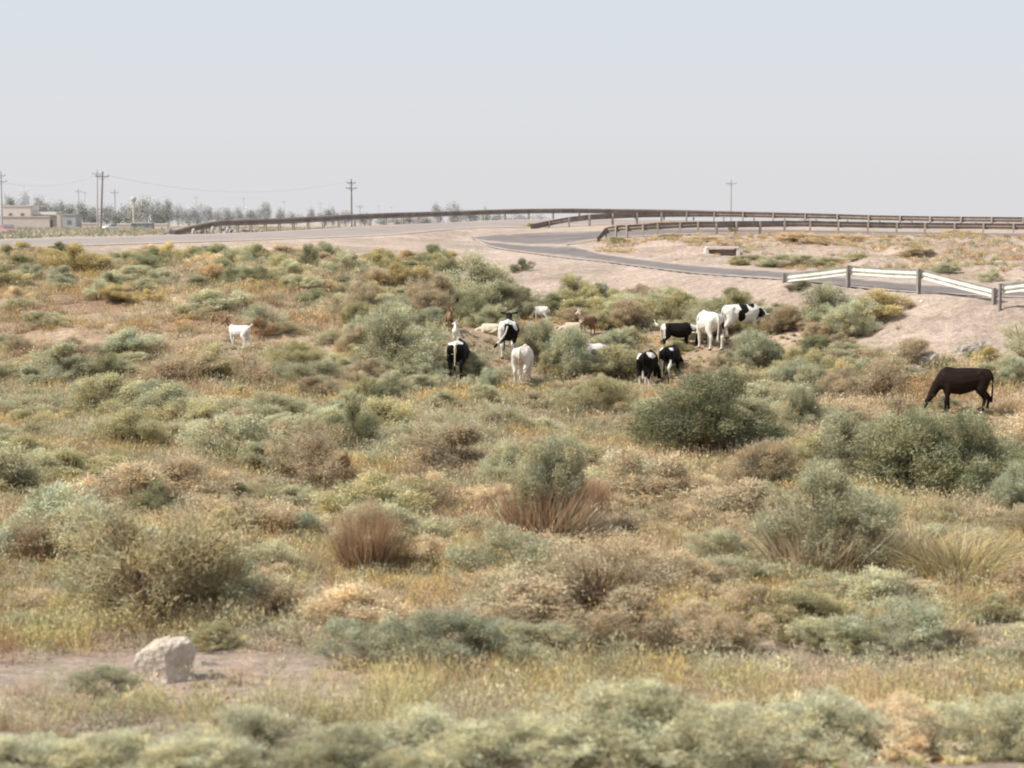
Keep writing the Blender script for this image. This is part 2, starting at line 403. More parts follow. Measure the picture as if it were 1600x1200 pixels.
# ------------------------------------------------------------------ roads
def ribbon(name, mat, pxa, pxb, ka, kb, off=.02, n=8, du=.9, inset=None, step=None):
    us = np.arange((pxa - 800) / 2990, (pxb - 800) / 2990, du / 2990 * 4)
    vs = []; ac = []
    for u in us:
        Yr = np.array([np.interp(u, U, TY[:, k]) for k in range(NK)])
        a, b = (ka(800 + 2990 * u) if callable(ka) else ka), (kb(800 + 2990 * u) if callable(kb) else kb)
        ya, yb = np.interp([a, b], range(NK), Yr)
        if inset: yb = ya + inset
        for j in range(n + 1):
            Y = ya + (yb - ya) * j / n; vs.append((u * Y, Y)); ac.append(min(j, n - j) / n * 2)
    vs = np.array(vs); z = height(vs[:, 0], vs[:, 1]) + off
    V3 = np.column_stack([vs, z]); m = len(us)
    fs = [(i*(n+1)+j, (i+1)*(n+1)+j, (i+1)*(n+1)+j+1, i*(n+1)+j+1) for i in range(m-1) for j in range(n)]
    me = mesh_from(name, V3, fs, smooth=True)
    at = me.attributes.new('across', 'FLOAT', 'POINT'); at.data.foreach_set('value', np.array(ac, np.float32))
    o = link_mesh(name, me, mat); tag(o, kind='structure'); return o
ribbon('loop_road', M['asphalt'], 737, 1950, 10, 11)
ribbon('slip_road', M['asphalt'], 737, 1950, lambda p: 11 if p < 888 else 13, 14)
ribbon('main_road', M['asphalt_main'], -300, 1950, 15, 16)
ribbon('edge_line', M['line'], 737, 800, 10, 11, off=.03, n=1, inset=.3)
sr = MB()
zpl = ZC - PL
def plainpt(px, py):
    Y = PL / ray(px, py)[1]; return (ray(px, py)[0] * Y, Y)
def local_z(x, y): return hz(x, y)
srp = [(30, 371, 366.5), (60, 369, 364), (100, 367.5, 362.5), (150, 366, 361.5), (200, 365, 361)]
sv = []
for (px, a, b) in srp:
    for py in (a, b):
        x, y = plainpt(px, py); sv.append((x, y, local_z(x, y) + .12))
sr.add(sv, [(2*i, 2*i+2, 2*i+3, 2*i+1) for i in range(len(srp)-1)])
tag(sr.build('side_road', M['asphalt_main']), kind='structure')

# ------------------------------------------------------------------ guard rails
WSEC = [(-.02, .155), (.0, .155), (.075, .105), (.075, .055), (.005, .012), (.005, -.012), (.075, -.055), (.075, -.105), (.0, -.155), (-.02, -.155), (-.012, -.15), (.055, -.10), (.055, -.06), (-.012, -.012), (-.012, .012), (.055, .06), (.055, .10), (-.012, .15)]
WSEC = [(-.015, .155), (.0, .155), (.072, .115), (.072, .03), (.02, .0), (.02, -.025), (.072, -.055), (.072, -.115), (.0, -.155), (-.015, -.155), (.054, -.112), (.054, -.06), (.004, -.028), (.004, .004), (.054, .035), (.054, .112)]

def guard_rail(name, label, pts, hts, beam_mat, post_mat, side=-1, panels=False, post_w=.10, group=None, ends=()):
    """pts: ground points of the posts, hts: beam-centre height at each"""
    o = empty(name, pts[0]); o0 = Vector(pts[0])
    P = [Vector(p) - o0 for p in pts]
    tops = [P[i] + Vector((0, 0, hts[i])) for i in range(len(P))]
    line = [Vector(e) - o0 for e in ends[:1]] + tops
    k_ = 1.0 if panels else 1.15
    sec = [(-side * a, b * k_) for a, b in WSEC]
    d = (tops[-1] - tops[0]).normalized(); nrm = Vector((-d.y, d.x, 0)).normalized()
    off = nrm * (-side) * (.09)
    if panels:
        for i in range(len(line) - 1):
            a, b = line[i], line[i+1]; mb = MB()
            l = (b - a); mb.sweep([a + off - l * .0 , a + off + l * .5 + Vector((0, 0, -.012)), b + off + l * .02], sec); mb.build('beam', beam_mat, o, smooth=False)
    else:
        mb = MB(); mb.sweep([p + off for p in line], sec); mb.build('beam', beam_mat, o)
    for i, p in enumerate(P):
        mb = MB(); dd = (P[min(i+1, len(P)-1)] - P[max(i-1, 0)]); rz = math.atan2(dd.y, dd.x)
        h = max(hts[i] + .17, .2)
        t = nrm * side * .055 * 0
        # channel-section post: web and two flanges
        mb.box(p + Vector((0, 0, h/2 - .25)), (.03, .14, h + .5), rz)
        fl = Matrix.Rotation(rz, 3, 'Z')
        for sy in (-1, 1):
            mb.box(p + fl @ Vector((0, sy * .062, 0)) + Vector((0, 0, h/2 - .25)), (post_w, .018, h + .498), rz)
        mb.box(p + fl @ Vector((0, -side * .005, 0)) + Vector((0, 0, hts[i])), (post_w * .7, .12, .2), rz)
        mb.build('post', post_mat, o)
    tag(o, label, 'guard rail', group)
    return o

def knot_pt(px, kf, dy=0.):
    u = (px - 800) / 2990
    Y = float(np.interp(kf, range(NK), [np.interp(u, U, TY[:, k]) for k in range(NK)])) + dy
    return (u * Y, Y, hz(u * Y, Y))

def at_dist(px, py, Y):
    u, s = ray(px, py); return (u * Y, Y, ZC - s * Y)
# near broken rail: beam-centre heights from the pixel height of each post top
near = [(1225, 440, 427), (1325, 452, 414.5), (1435, 459, 420), (1553, 467.5, 450)]
pts = []; hts = []
Yn = [71, 67.5, 64.5, 61.5]
for (px, fy, ty), Y in zip(near, Yn):
    u, s = ray(px, fy)
    g = hz(u * Y, Y); top = ZC - ray(px, ty)[1] * Y
    pts.append((u * Y, Y, g)); hts.append(top - g - .17)
guard_rail('guard_rail', 'white roadside guard rail with three bent panels, sagging at both ends, above the cows', pts, hts, M['rail_white'], M['post'], side=-1, panels=True, post_w=.09, group='white guard rails beside the curving road')
pts = []; hts = []
for px, ty, Y in ((1563, 443, 60.8), (1640, 432, 59.5), (1760, 430, 58.5)):
    u, s = ray(px, ty); g = hz(u * Y, Y); pts.append((u * Y, Y, g)); hts.append(ZC - s * Y - g - .17)
guard_rail('guard_rail', 'white guard rail cut off by the right edge, beyond the sagging three panel one', pts, hts, M['rail_white'], M['post'], side=-1, panels=True, post_w=.05, group='white guard rails beside the curving road')
# rail A : near side of the raised main road
pa = [858, 889, 921, 957, 995, 1033, 1072, 1115, 1160, 1207, 1257, 1307, 1356, 1405, 1452, 1500, 1548, 1597, 1646, 1700, 1760]
pts = [knot_pt(p, 14.85) for p in pa]
e = knot_pt(829, 14.7)
guard_rail('guard_rail', 'long dark guard rail on posts along the near edge of the raised main road', pts, [.3, .5] + [.6] * (len(pa) - 2), M['rail_dark'], M['post_far'], ends=[(e[0], e[1], e[2] + .12)])
pc = [946, 962, 979, 1004, 1027, 1062, 1090, 1119, 1150, 1187, 1225, 1265, 1309, 1355, 1400, 1444, 1490, 1535, 1582, 1630, 1690]
pts = [knot_pt(p, 13, -.45) for p in pc]
e = knot_pt(934, 12.8, -.6)
guard_rail('guard_rail', 'lower dark guard rail above the dry hollow, its left end bent down to the ground', pts, [.5] + [.56] * (len(pc) - 1), M['rail_dark'], M['post_far'], ends=[(e[0], e[1], e[2] + .1)])
pb = [300, 322, 345, 372, 393, 415, 437, 459, 482, 506, 530, 555, 579, 603, 629, 655, 686, 720, 754, 789, 826, 864, 905, 948, 992, 1037, 1083, 1130, 1177, 1225, 1274, 1323, 1373, 1423, 1473, 1523, 1573, 1624, 1676, 1740]
pts = [knot_pt(p, 16, .9) for p in pb]
e = knot_pt(272, 16, 1.2)
guard_rail('guard_rail', 'longest dark guard rail, far side of the main road, rising to the skyline', pts, [.35, .48] + [.62] * (len(pb) - 2), M['rail_dark'], M['post_far'], side=1, ends=[(e[0], e[1], e[2] + .12)])

# ------------------------------------------------------------------ vegetation meshes
def leaf_tris(P, D, L, W, col):
    """thin pointed leaves: P base, D direction, L length, W width"""
    n = len(P)
    S = np.cross(D, RNG.normal(size=(n, 3))); S /= np.linalg.norm(S, axis=1)[:, None] + 1e-9
    L = np.asarray(L).reshape(-1, 1) * np.ones((n, 1)); W = np.asarray(W).reshape(-1, 1) * np.ones((n, 1))
    v = np.stack([P - S * W * .5, P + S * W * .5, P + D * L], 1).reshape(-1, 3)
    return v, np.repeat(col, 3, 0)
def unit(v): return v / (np.linalg.norm(v, axis=-1, keepdims=True) + 1e-9)

def foliage(seed, n_cl=150, per=60, leafL=.055, leafW=.014, plume=.16, shape='dome', open_=.0, lobes=4):
    r = np.random.default_rng(seed); V = []; Cc = []; n0 = 0
    # lobed dome, unit: radius .5, height 1
    lob = [(r.uniform(-.12, .12), r.uniform(-.12, .12), r.uniform(.25, .36), .22)]
    for q in range(lobes):
        a_ = q * 6.283 / lobes + r.uniform(-.5, .5); rd = r.uniform(.14, .46); lob.append((math.cos(a_) * rd, math.sin(a_) * rd, r.uniform(.18, .88 - rd * .9), r.uniform(.11, .24)))
    for q in range(2): lob.append((r.uniform(-.2, .2), r.uniform(-.2, .2), r.uniform(.62, .88), r.uniform(.10, .17)))
    tips = []
    while len(tips) < n_cl:
        l = lob[r.integers(len(lob))]; d = unit(r.normal(size=3)); wq = r.random(); rad = r.uniform(.9, 1.28) if wq < max(open_, .28) else r.uniform(.4, 1) ** .5
        p = np.array([l[0] + d[0] * l[3] * rad, l[1] + d[1] * l[3] * rad, l[2] + d[2] * l[3] * rad * 1.15])
        if p[2] < .02 and r.random() < .8: continue
        p[2] = abs(p[2])
        if shape == 'spread' and p[2] > .75: p[2] *= .8
        tips.append(p)
    tips = np.array(tips)
    for p in tips:
        out = unit(p - np.array([0, 0, .05]) + r.normal(size=3) * .25); out[2] += .45; out = unit(out)
        m = int(per * r.uniform(.5, 1.4)); t = r.random(m)
        base = p + out * (t[:, None] - .6) * plume + r.normal(size=(m, 3)) * plume * .28
        D = unit(out + r.normal(size=(m, 3)) * .75)
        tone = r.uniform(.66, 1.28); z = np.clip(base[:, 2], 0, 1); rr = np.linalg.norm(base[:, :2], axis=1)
        br = tone * (.42 + .72 * np.clip(np.sqrt((rr * 1.5) ** 2 + z ** 2), 0, 1.1)) * r.uniform(.8, 1.2, m)  # crown shade painted in: leaf colour darkens towards the low centre
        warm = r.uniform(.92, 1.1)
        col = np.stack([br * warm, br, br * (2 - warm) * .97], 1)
        L = leafL * r.uniform(.6, 1.5, m)
        S = np.cross(D, r.normal(size=(m, 3))); S = unit(S)
        v = np.stack([base - S * leafW * .5, base + S * leafW * .5, base + D * L[:, None]], 1).reshape(-1, 3)
        V.append(v); Cc.append(np.repeat(col, 3, 0))
    V = np.concatenate(V); V[:, 2] = np.maximum(V[:, 2], .0); Cc = np.concatenate(Cc)
    f = np.arange(len(V)).reshape(-1, 3)
    return mesh_from('foliage', V, f, Cc), tips

def stems(seed, tips, n=14, r0=.016):
    r = random.Random(seed); mb = MB(); idx = list(range(len(tips))); r.shuffle(idx)
    for i in idx[:n]:
        t = Vector(tips[i]); b = Vector((r.uniform(-.07, .07), r.uniform(-.07, .07), -.06)); rr = r0 * r.uniform(.5, 1)
        m1 = b.lerp(t, .35) + Vector((r.uniform(-.05, .05), r.uniform(-.05, .05), .06)); m2 = b.lerp(t, .7) + Vector((r.uniform(-.05, .05), r.uniform(-.05, .05), .04))
        mb.tube([b, m1, m2, t], [rr, rr * .8, rr * .5, rr * .2], 4, cap=False)
        for q in (m1, m2):
            e = q + Vector((r.uniform(-.2, .2), r.uniform(-.2, .2), r.uniform(.05, .22))); mb.tube([q, (q + e) / 2 + Vector((0, 0, .02)), e], [rr * .5, rr * .35, rr * .12], 3, cap=False)
    return mb.mesh('stem')

def blades(seed, n=700, spread=.3, lean=.45, w=.012, curve=.2, hmin=.45):
    """clump of upright dry stalks / grass, unit height 1, radius ~.5"""
    r = np.random.default_rng(seed)
    a = r.uniform(0, 2*np.pi, n); rad = spread * np.sqrt(r.random(n))
    P = np.stack([rad*np.cos(a), rad*np.sin(a), np.zeros(n)], 1)
    D = unit(np.stack([np.cos(a)*rad/spread*lean, np.sin(a)*rad/spread*lean, np.ones(n)], 1) + r.normal(size=(n, 3)) * .24)
    L = r.uniform(hmin, 1.05, n)[:, None]; S = unit(np.cross(D, r.normal(size=(n, 3))))
    bend = np.stack([np.cos(a), np.sin(a), -np.ones(n) * .5], 1) * r.uniform(0, curve, n)[:, None] * L
    W = w * r.uniform(.6, 1.5, n)[:, None]
    mid = P + D * L * .55; tip = P + D * L + bend
    v = np.stack([P - S*W*.5, P + S*W*.5, mid - S*W*.4, mid + S*W*.4, tip], 1).reshape(-1, 3)
    b0 = np.arange(n)[:, None] * 5
    f = np.concatenate([b0 + [0, 1, 3], b0 + [0, 3, 2], b0 + [2, 3, 4]])
    br = r.uniform(.65, 1.3, n); warm = r.uniform(.9, 1.12, n)
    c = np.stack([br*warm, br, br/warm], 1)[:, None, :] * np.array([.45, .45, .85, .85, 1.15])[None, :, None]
    return mesh_from('stalks', v, f, c.reshape(-1, 3))

V_DENSE = []; V_OPEN = []; V_LOW = []; V_BIG = []
for s in range(5):
    me, tp = foliage(100 + s, 240, 70, .045, .0125, .15, lobes=6); V_DENSE.append((me, stems(s, tp, 12)))
for s in range(3):
    me, tp = foliage(200 + s, 420, 90, .030, .0085, .115, lobes=10); V_BIG.append((me, stems(20 + s, tp, 22, .02)))
for s in range(3):
    me, tp = foliage(300 + s, 170, 60, .036, .009, .14, open_=.5, lobes=7); V_OPEN.append((me, stems(40 + s, tp, 60, .016)))
for s in range(3):
    me, tp = foliage(400 + s, 380, 80, .026, .0075, .10, shape='spread', lobes=10); V_LOW.append((me, stems(60 + s, tp, 14, .012)))
V_STALK = [blades(500 + s, 1500, .40, .16, .008, .08) for s in range(3)]
V_GRASS = [blades(600 + s, 1000, .42, .8, .011, .35, .3) for s in range(3)]
for lst in (V_DENSE, V_BIG, V_OPEN, V_LOW):
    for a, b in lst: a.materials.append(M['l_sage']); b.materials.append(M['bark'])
for a in V_STALK + V_GRASS: a.materials.append(M['l_tan'])

def omat(o, m): o.material_slots[0].link = 'OBJECT'; o.material_slots[0].material = m

BUSHES = []; RECTS = []
def shrub(px, py, wpx, hpx, mat, label, kind='dense', name='desert_shrub', group=None, under=None, i=None, loc=None, cat='shrub'):
    x, y, z = ground_at(px, py) if loc is None else loc
    s = 2990. / y; w = wpx / s; h = hpx / s
    if y > 150: return
    o = empty(name, (x, y, z - .03), random.uniform(0, 6.28), (w * 1.14, w * 1.14, h * 1.12))
    if kind != 'stalk': o.rotation_euler = (random.gauss(0, .09), random.gauss(0, .09), o.rotation_euler[2])
    k = random.randrange(100) if i is None else i
    if kind in ('dense', 'big', 'open', 'low'):
        lst = dict(dense=V_DENSE, big=V_BIG, open=V_OPEN, low=V_LOW)[kind]; f, s_ = lst[k % len(lst)]
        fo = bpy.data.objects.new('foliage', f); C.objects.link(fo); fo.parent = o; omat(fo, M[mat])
        so = bpy.data.objects.new('stem', s_); C.objects.link(so); so.parent = o
        if kind == 'open': omat(so, M['twig'])
        if under:   # dry stalks below a green crown
            fo.location = (0, 0, .20); fo.scale = (1, 1, .82)
            g = bpy.data.objects.new('stalks', V_STALK[k % 3]); C.objects.link(g); g.parent = o; g.scale = (.92, .92, .62); omat(g, M[under])
            g3 = bpy.data.objects.new('stalks', V_STALK[(k + 1) % 3]); C.objects.link(g3); g3.parent = o; g3.rotation_euler = (0, 0, 2); g3.location = (.1, .05, 0); g3.scale = (.8, .8, .5); omat(g3, M['l_tan'])
    else:
        lst = dict(stalk=V_STALK, grass=V_GRASS)[kind]
        g = bpy.data.objects.new('stalks', lst[k % 3]); C.objects.link(g); g.parent = o; omat(g, M[mat])
        if kind == 'stalk':
            if cat == 'reed clump':
                tw = bpy.data.objects.new('foliage', V_OPEN[k % 3][0]); C.objects.link(tw); tw.parent = o; tw.location = (0, 0, .38); tw.scale = (1.0, 1.0, .66); omat(tw, M['l_grey'])
                tw = bpy.data.objects.new('stem', V_OPEN[k % 3][1]); C.objects.link(tw); tw.parent = o; omat(tw, M['twig'])
            g2 = bpy.data.objects.new('stalks', lst[(k + 1) % 3]); C.objects.link(g2); g2.parent = o; g2.rotation_euler = (0, 0, 1.3); g2.scale = (.92, .92, .9); omat(g2, M[under or mat])
    tag(o, label, cat, group)
    BUSHES.append((x, y, w / 2)); RECTS.append((px, py, wpx, hpx)); return o

S = shrub
G1 = 'shrubs along the foot of the far road'
for a in [
 (12, 412, 44, 28, 'l_olive', 'olive shrub at the very left edge below the road'),
 (72, 422, 46, 26, 'l_orange', 'rusty orange rounded dry shrub left of the big yellow one'),
 (112, 424, 74, 42, 'l_yellow', 'large yellow flowering shrub, first tall one from the left below the road'),
 (152, 424, 34, 26, 'l_olive', 'dark olive shrub touching the right side of the big yellow shrub'),
 (45, 436, 40, 24, 'l_blue', 'blue green low shrub below the orange one at far left'),
 (235, 414, 48, 25, 'l_dark', 'dark green shrub against the road left of centre left'),
 (300, 414, 46, 27, 'l_olive', 'olive yellow shrub on the road edge between two green ones'),
 (335, 442, 54, 30, 'l_orange', 'wide orange tinted dry shrub above the white goat'),
 (366, 446, 40, 28, 'l_dark', 'dark green shrub against the orange dry shrub above the goat'),
 (398, 416, 52, 32, 'l_sage', 'grey green shrub on the road edge directly above the white goat'),
 (440, 424, 44, 26, 'l_olive', 'small olive shrub left of the pointed dark shrub'),
 (480, 424, 36, 42, 'l_dark', 'tall pointed dark shrub on the road edge, left of centre'),
 (536, 428, 56, 34, 'l_sage', 'rounded green shrub right of the pointed dark one'),
 (602, 422, 46, 30, 'l_olive', 'olive domed shrub on the bare road edge left of centre'),
 (674, 418, 56, 32, 'l_dark', 'dark domed shrub on the skyline of the bank, left of the bare slope'),
 (696, 432, 34, 28, 'l_dark', 'small dark shrub attached to the right of the domed shrub'),
 (630, 446, 70, 34, 'l_yellow', 'yellow green shrub in the middle of the far row'),
 (585, 452, 50, 30, 'l_orange', 'orange tinged dry shrub below the olive dome'),
 (740, 482, 104, 76, 'l_sage', 'large pale sage tamarisk beside the bare slope, tallest of the far row'),
 (815, 424, 32, 20, 'l_dark', 'single small dark shrub alone on the bare gravel slope'),
 (95, 440, 44, 24, 'l_blue', 'blue green shrub below the big yellow shrub'),
 (172, 452, 34, 24, 'l_dark', 'little dark shrub in the pale grass at left'),
]: S(a[0], a[1], a[2], a[3], a[4], a[5], 'dense', group=G1)
G2 = 'shrubs around the grazing herd'
for a in [
 (620, 582, 128, 96, 'l_sage', 'big sage green tamarisk left of the black cow with a white rump', 'big', 'tamarisk_bush'),
 (610, 530, 90, 60, 'l_sage', 'pale sage bush behind the big tamarisk left of the herd', 'big', 'tamarisk_bush'),
 (734, 506, 56, 44, 'l_dark', 'dark bush between the brown goat and the resting sheep', 'dense', 'tamarisk_bush'),
 (780, 492, 110, 52, 'l_sage', 'green bush rising behind the cow with the swinging tail', 'big', 'tamarisk_bush'),
 (856, 568, 80, 66, 'l_sage', 'sage bush just right of the cow with the swinging tail', 'big', 'tamarisk_bush'),
 (888, 594, 84, 84, 'l_blue', 'dark blue green bush with dry stalks, right of the white cow', 'big', 'tamarisk_bush'),
 (905, 498, 80, 34, 'l_olive', 'olive bush behind the horned brown goat', 'dense', 'tamarisk_bush'),
 (985, 500, 90, 42, 'l_sage', 'grey green bush beyond the herd below the bare slope', 'big', 'tamarisk_bush'),
 (1058, 500, 70, 44, 'l_olive', 'olive bush behind the black calf', 'dense', 'tamarisk_bush'),
 (1150, 470, 44, 22, 'l_dark', 'dark small bush on the bank just behind the patched cow', 'dense', 'tamarisk_bush'),
 (952, 592, 96, 46, 'l_olive', 'olive bush hiding the legs of the half hidden calf', 'dense', 'tamarisk_bush'),
 (1062, 549, 44, 17, 'l_olive', 'low olive bush hiding the legs of the black calf', 'dense', 'tamarisk_bush'),
 (1184, 580, 82, 66, 'l_blue', 'blue green round bush in front of the patched cow', 'big', 'tamarisk_bush'),
 (1294, 514, 118, 66, 'l_sage', 'widest sage bush of the bank, right of the patched cow head', 'big', 'tamarisk_bush'),
 (1330, 500, 60, 30, 'l_grey', 'grey brown shrub left of the yellow one under the white rail', 'dense', 'tamarisk_bush'),
 (1375, 490, 84, 34, 'l_yellow', 'yellow shrub on the bare bank under the white guard rail', 'dense', 'desert_shrub'),
 (1275, 590, 60, 44, 'l_olive', 'olive bush with yellow tint left of the grey twiggy bush', 'dense', 'tamarisk_bush'),
 (1320, 600, 52, 34, 'l_yellow', 'yellow dry shrub between olive and grey twiggy bushes', 'dense', 'desert_shrub'),
 (1375, 622, 90, 66, 'l_grey', 'grey twiggy bush just left of the black cow head', 'open', 'tamarisk_bush'),
 (1588, 604, 60, 52, 'l_blue', 'green bush at the right edge behind the black cow', 'big', 'tamarisk_bush'),
 (1545, 572, 50, 28, 'l_yellow', 'yellow green shrub on the bank above the black cow back', 'dense', 'desert_shrub'),
 (408, 522, 44, 26, 'l_brown', 'round brown and olive shrub right behind the white goat', 'dense', 'desert_shrub'),
 (1250, 452, 40, 15, 'l_dark', 'tiny dark shrub by the left post of the white rail', 'dense', 'desert_shrub'),
]: S(a[0], a[1], a[2], a[3], a[4], a[5], a[6], name=a[7], group=G2)
G3 = 'large shrubs in the middle of the scrub'
S(1108, 714, 206, 130, 'l_dark', 'largest dark green tamarisk, centre right, directly below the pair of black cows', 'big', 'tamarisk_bush', G3, i=0)
S(1030, 682, 100, 60, 'l_sage', 'paler sage bush against the left side of the largest dark tamarisk', 'big', 'tamarisk_bush', G3)
S(1252, 678, 74, 76, 'l_sage', 'upright sage bush between the largest tamarisk and the right thicket', 'big', 'tamarisk_bush', G3)
S(1195, 762, 120, 76, 'l_grey', 'grey olive bush in front of the largest dark tamarisk', 'big', 'tamarisk_bush', G3)
S(1340, 748, 150, 112, 'l_sage', 'left bush of the right hand thicket', 'big', 'tamarisk_bush', G3, i=1)
S(1430, 776, 196, 138, 'l_dark', 'middle dark bush of the thicket below the black cow', 'big', 'tamarisk_bush', G3, i=2)
S(1522, 784, 156, 138, 'l_dark', 'dark right bush of the thicket below the black cow', 'big', 'tamarisk_bush', G3, i=0)
S(1590, 800, 90, 80, 'l_blue', 'blue green bush cut by the right edge beside the thicket', 'big', 'tamarisk_bush', G3)
S(1290, 900, 190, 170, 'l_sage', 'tall sage tamarisk growing out of golden reeds, lower right', 'big', 'tamarisk_bush', G3, under='l_tan', i=1)
S(1350, 850, 120, 90, 'l_olive', 'olive bush right of the tall one growing from reeds', 'big', 'tamarisk_bush', G3)
S(848, 842, 130, 160, 'l_sage', 'green topped tamarisk standing on red brown dry stalks, centre', 'big', 'tamarisk_bush', G3, under='l_brown', i=2)
S(790, 760, 90, 70, 'l_sage', 'sage bush left of the tamarisk on red brown stalks', 'big', 'tamarisk_bush', G3)
S(905, 800, 70, 60, 'l_brown', 'red brown dry reed clump right of the stalked tamarisk', 'stalk', 'reed_clump', G3)
S(575, 897, 84, 112, 'l_brown', 'tall brown dry reed clump standing alone, left of centre', 'stalk', 'reed_clump', G3, under='l_orange', cat='reed clump')
S(78, 876, 84, 76, 'l_brown', 'brown dry reed clump near the left edge', 'stalk', 'reed_clump', G3, cat='reed clump')
S(965, 846, 74, 40, 'l_tan', 'pale heap of cut dry brush beside the stalked tamarisk', 'grass', 'brush_heap', G3, cat='brush heap')
S(1500, 905, 130, 90, 'l_yellow', 'golden olive grass clump at lower right', 'grass', 'grass_clump', G3, under='l_olive', cat='grass clump')
S(1430, 880, 110, 74, 'l_tan', 'straw coloured grass clump left of the golden olive one', 'grass', 'grass_clump', G3, cat='grass clump')
S(240, 968, 260, 215, 'l_dusk', 'large sparse tamarisk with bare branches above the pale rock', 'open', 'tamarisk_bush', G3, i=0)
S(150, 950, 110, 90, 'l_sage', 'sage bush left of the large sparse tamarisk', 'big', 'tamarisk_bush', G3)
S(335, 962, 120, 105, 'l_dusk', 'olive bush right of the large sparse tamarisk', 'open', 'tamarisk_bush', G3, i=2)
S(430, 962, 80, 55, 'l_grey', 'small grey brown bush between sparse tamarisk and reed clump', 'dense', 'desert_shrub', G3)
S(490, 756, 130, 100, 'l_grey', 'brown twiggy bush in the left middle', 'open', 'tamarisk_bush', G3, i=1)
S(548, 698, 62, 72, 'l_dark', 'dark green upright bush behind the brown twiggy one', 'dense', 'tamarisk_bush', G3)
S(525, 758, 54, 44, 'l_brown', 'low dark brown shrub at the foot of the twiggy bush', 'dense', 'desert_shrub', G3)
S(270, 600, 120, 52, 'l_grey', 'grey brown bush below and left of the white goat', 'open', 'tamarisk_bush', G3)
S(330, 592, 80, 50, 'l_olive', 'olive bush straight below the white goat', 'dense', 'tamarisk_bush', G3)
S(395, 605, 80, 50, 'l_grey', 'brownish bush below and right of the white goat', 'open', 'tamarisk_bush', G3)
S(165, 592, 50, 38, 'l_dark', 'dark bush left of the grey brown one below the goat', 'dense', 'tamarisk_bush', G3)
S(60, 606, 70, 34, 'l_blue', 'blue green bush near the left edge, level with the herd', 'dense', 'tamarisk_bush', G3)
S(30, 556, 50, 34, 'l_grey', 'grey bush at the left edge under the bare heaps', 'open', 'tamarisk_bush', G3)
S(235, 812, 70, 56, 'l_dark', 'small dark green bush at the top of the sparse tamarisk', 'dense', 'tamarisk_bush', G3)
S(485, 845, 80, 46, 'l_blue', 'blue green low bush left of the tall reed clump', 'dense', 'desert_shrub', G3)
G4 = 'low shrubs along the near edge of the scrub'
for a in [
 (585, 1040, 170, 92, 'l_blue', 'left of the low blue green saltbushes behind the blurred verge'),
 (700, 1050, 200, 110, 'l_blue', 'widest low blue green saltbush, right of the pale rock'),
 (840, 1036, 160, 78, 'l_sage', 'low sage saltbush right of the widest one'),
 (950, 1030, 110, 60, 'l_grey', 'low grey saltbush left of centre right'),
 (1120, 1012, 160, 80, 'l_grey', 'low grey saltbush with reddish twigs in golden grass'),
 (1290, 1015, 140, 60, 'l_sage', 'flat sage saltbush left of the dark one'),
 (1400, 1024, 180, 96, 'l_blue', 'dark blue green saltbush above the pale soil strip at right'),
 (1490, 1022, 100, 56, 'l_grey', 'small grey saltbush right of the dark blue green one'),
 (270, 960, 90, 40, 'l_sage', 'low sage saltbush above the pale rock'),
 (170, 1092, 150, 50, 'l_sage', 'flat green saltbush left of the pale rock foot'),
 (330, 1010, 90, 44, 'l_olive', 'small olive saltbush right behind the pale rock'),
]: S(a[0], a[1], a[2], a[3], a[4], a[5], 'low', name='saltbush', group=G4)
G5 = 'pale olive shrubs on the near verge'
fr = [(30, 1215, 210, 110), (165, 1222, 230, 130), (300, 1228, 210, 130), (420, 1205, 230, 140), (545, 1215, 190, 125), (640, 1205, 190, 140), (745, 1210, 240, 165), (860, 1190, 180, 110),
      (960, 1195, 220, 130), (1075, 1200, 260, 165), (1185, 1180, 190, 130), (1290, 1190, 190, 115), (1395, 1185, 200, 125), (1480, 1180, 170, 100), (1575, 1185, 190, 150), (1660, 1190, 160, 120), (-60, 1210, 160, 100)]
fl = ['leftmost', 'second from the left', 'third from the left, below the pale rock', 'fourth from the left', 'small fifth from the left', 'sixth from the left', 'large dark centred left of the middle',
      'small one at the middle', 'next right of the middle', 'largest dark one right of the middle', 'ninth rounded', 'paler low one towards the right', 'tan dry one towards the right', 'low one right of the tan dry one', 'rightmost green', 'cut off by the right edge', 'cut off by the left edge']
fm = ['l_verge', 'l_sage', 'l_verge', 'l_verge', 'l_sage', 'l_verge', 'l_sage', 'l_verge', 'l_verge', 'l_sage', 'l_verge', 'l_verge', 'l_tan', 'l_verge', 'l_sage', 'l_verge', 'l_verge']
for a, l, m_ in zip(fr, fl, fm):
    hk = random.uniform(.55, .78) if a[0] < 480 else random.uniform(.6, .98)
    S(a[0], a[1], a[2] * 1.15, a[3] * hk, m_, 'out of focus verge shrub along the bottom, ' + l, random.choice(['low', 'big']), name='verge_shrub', group=G5)

NHERO = len(RECTS)
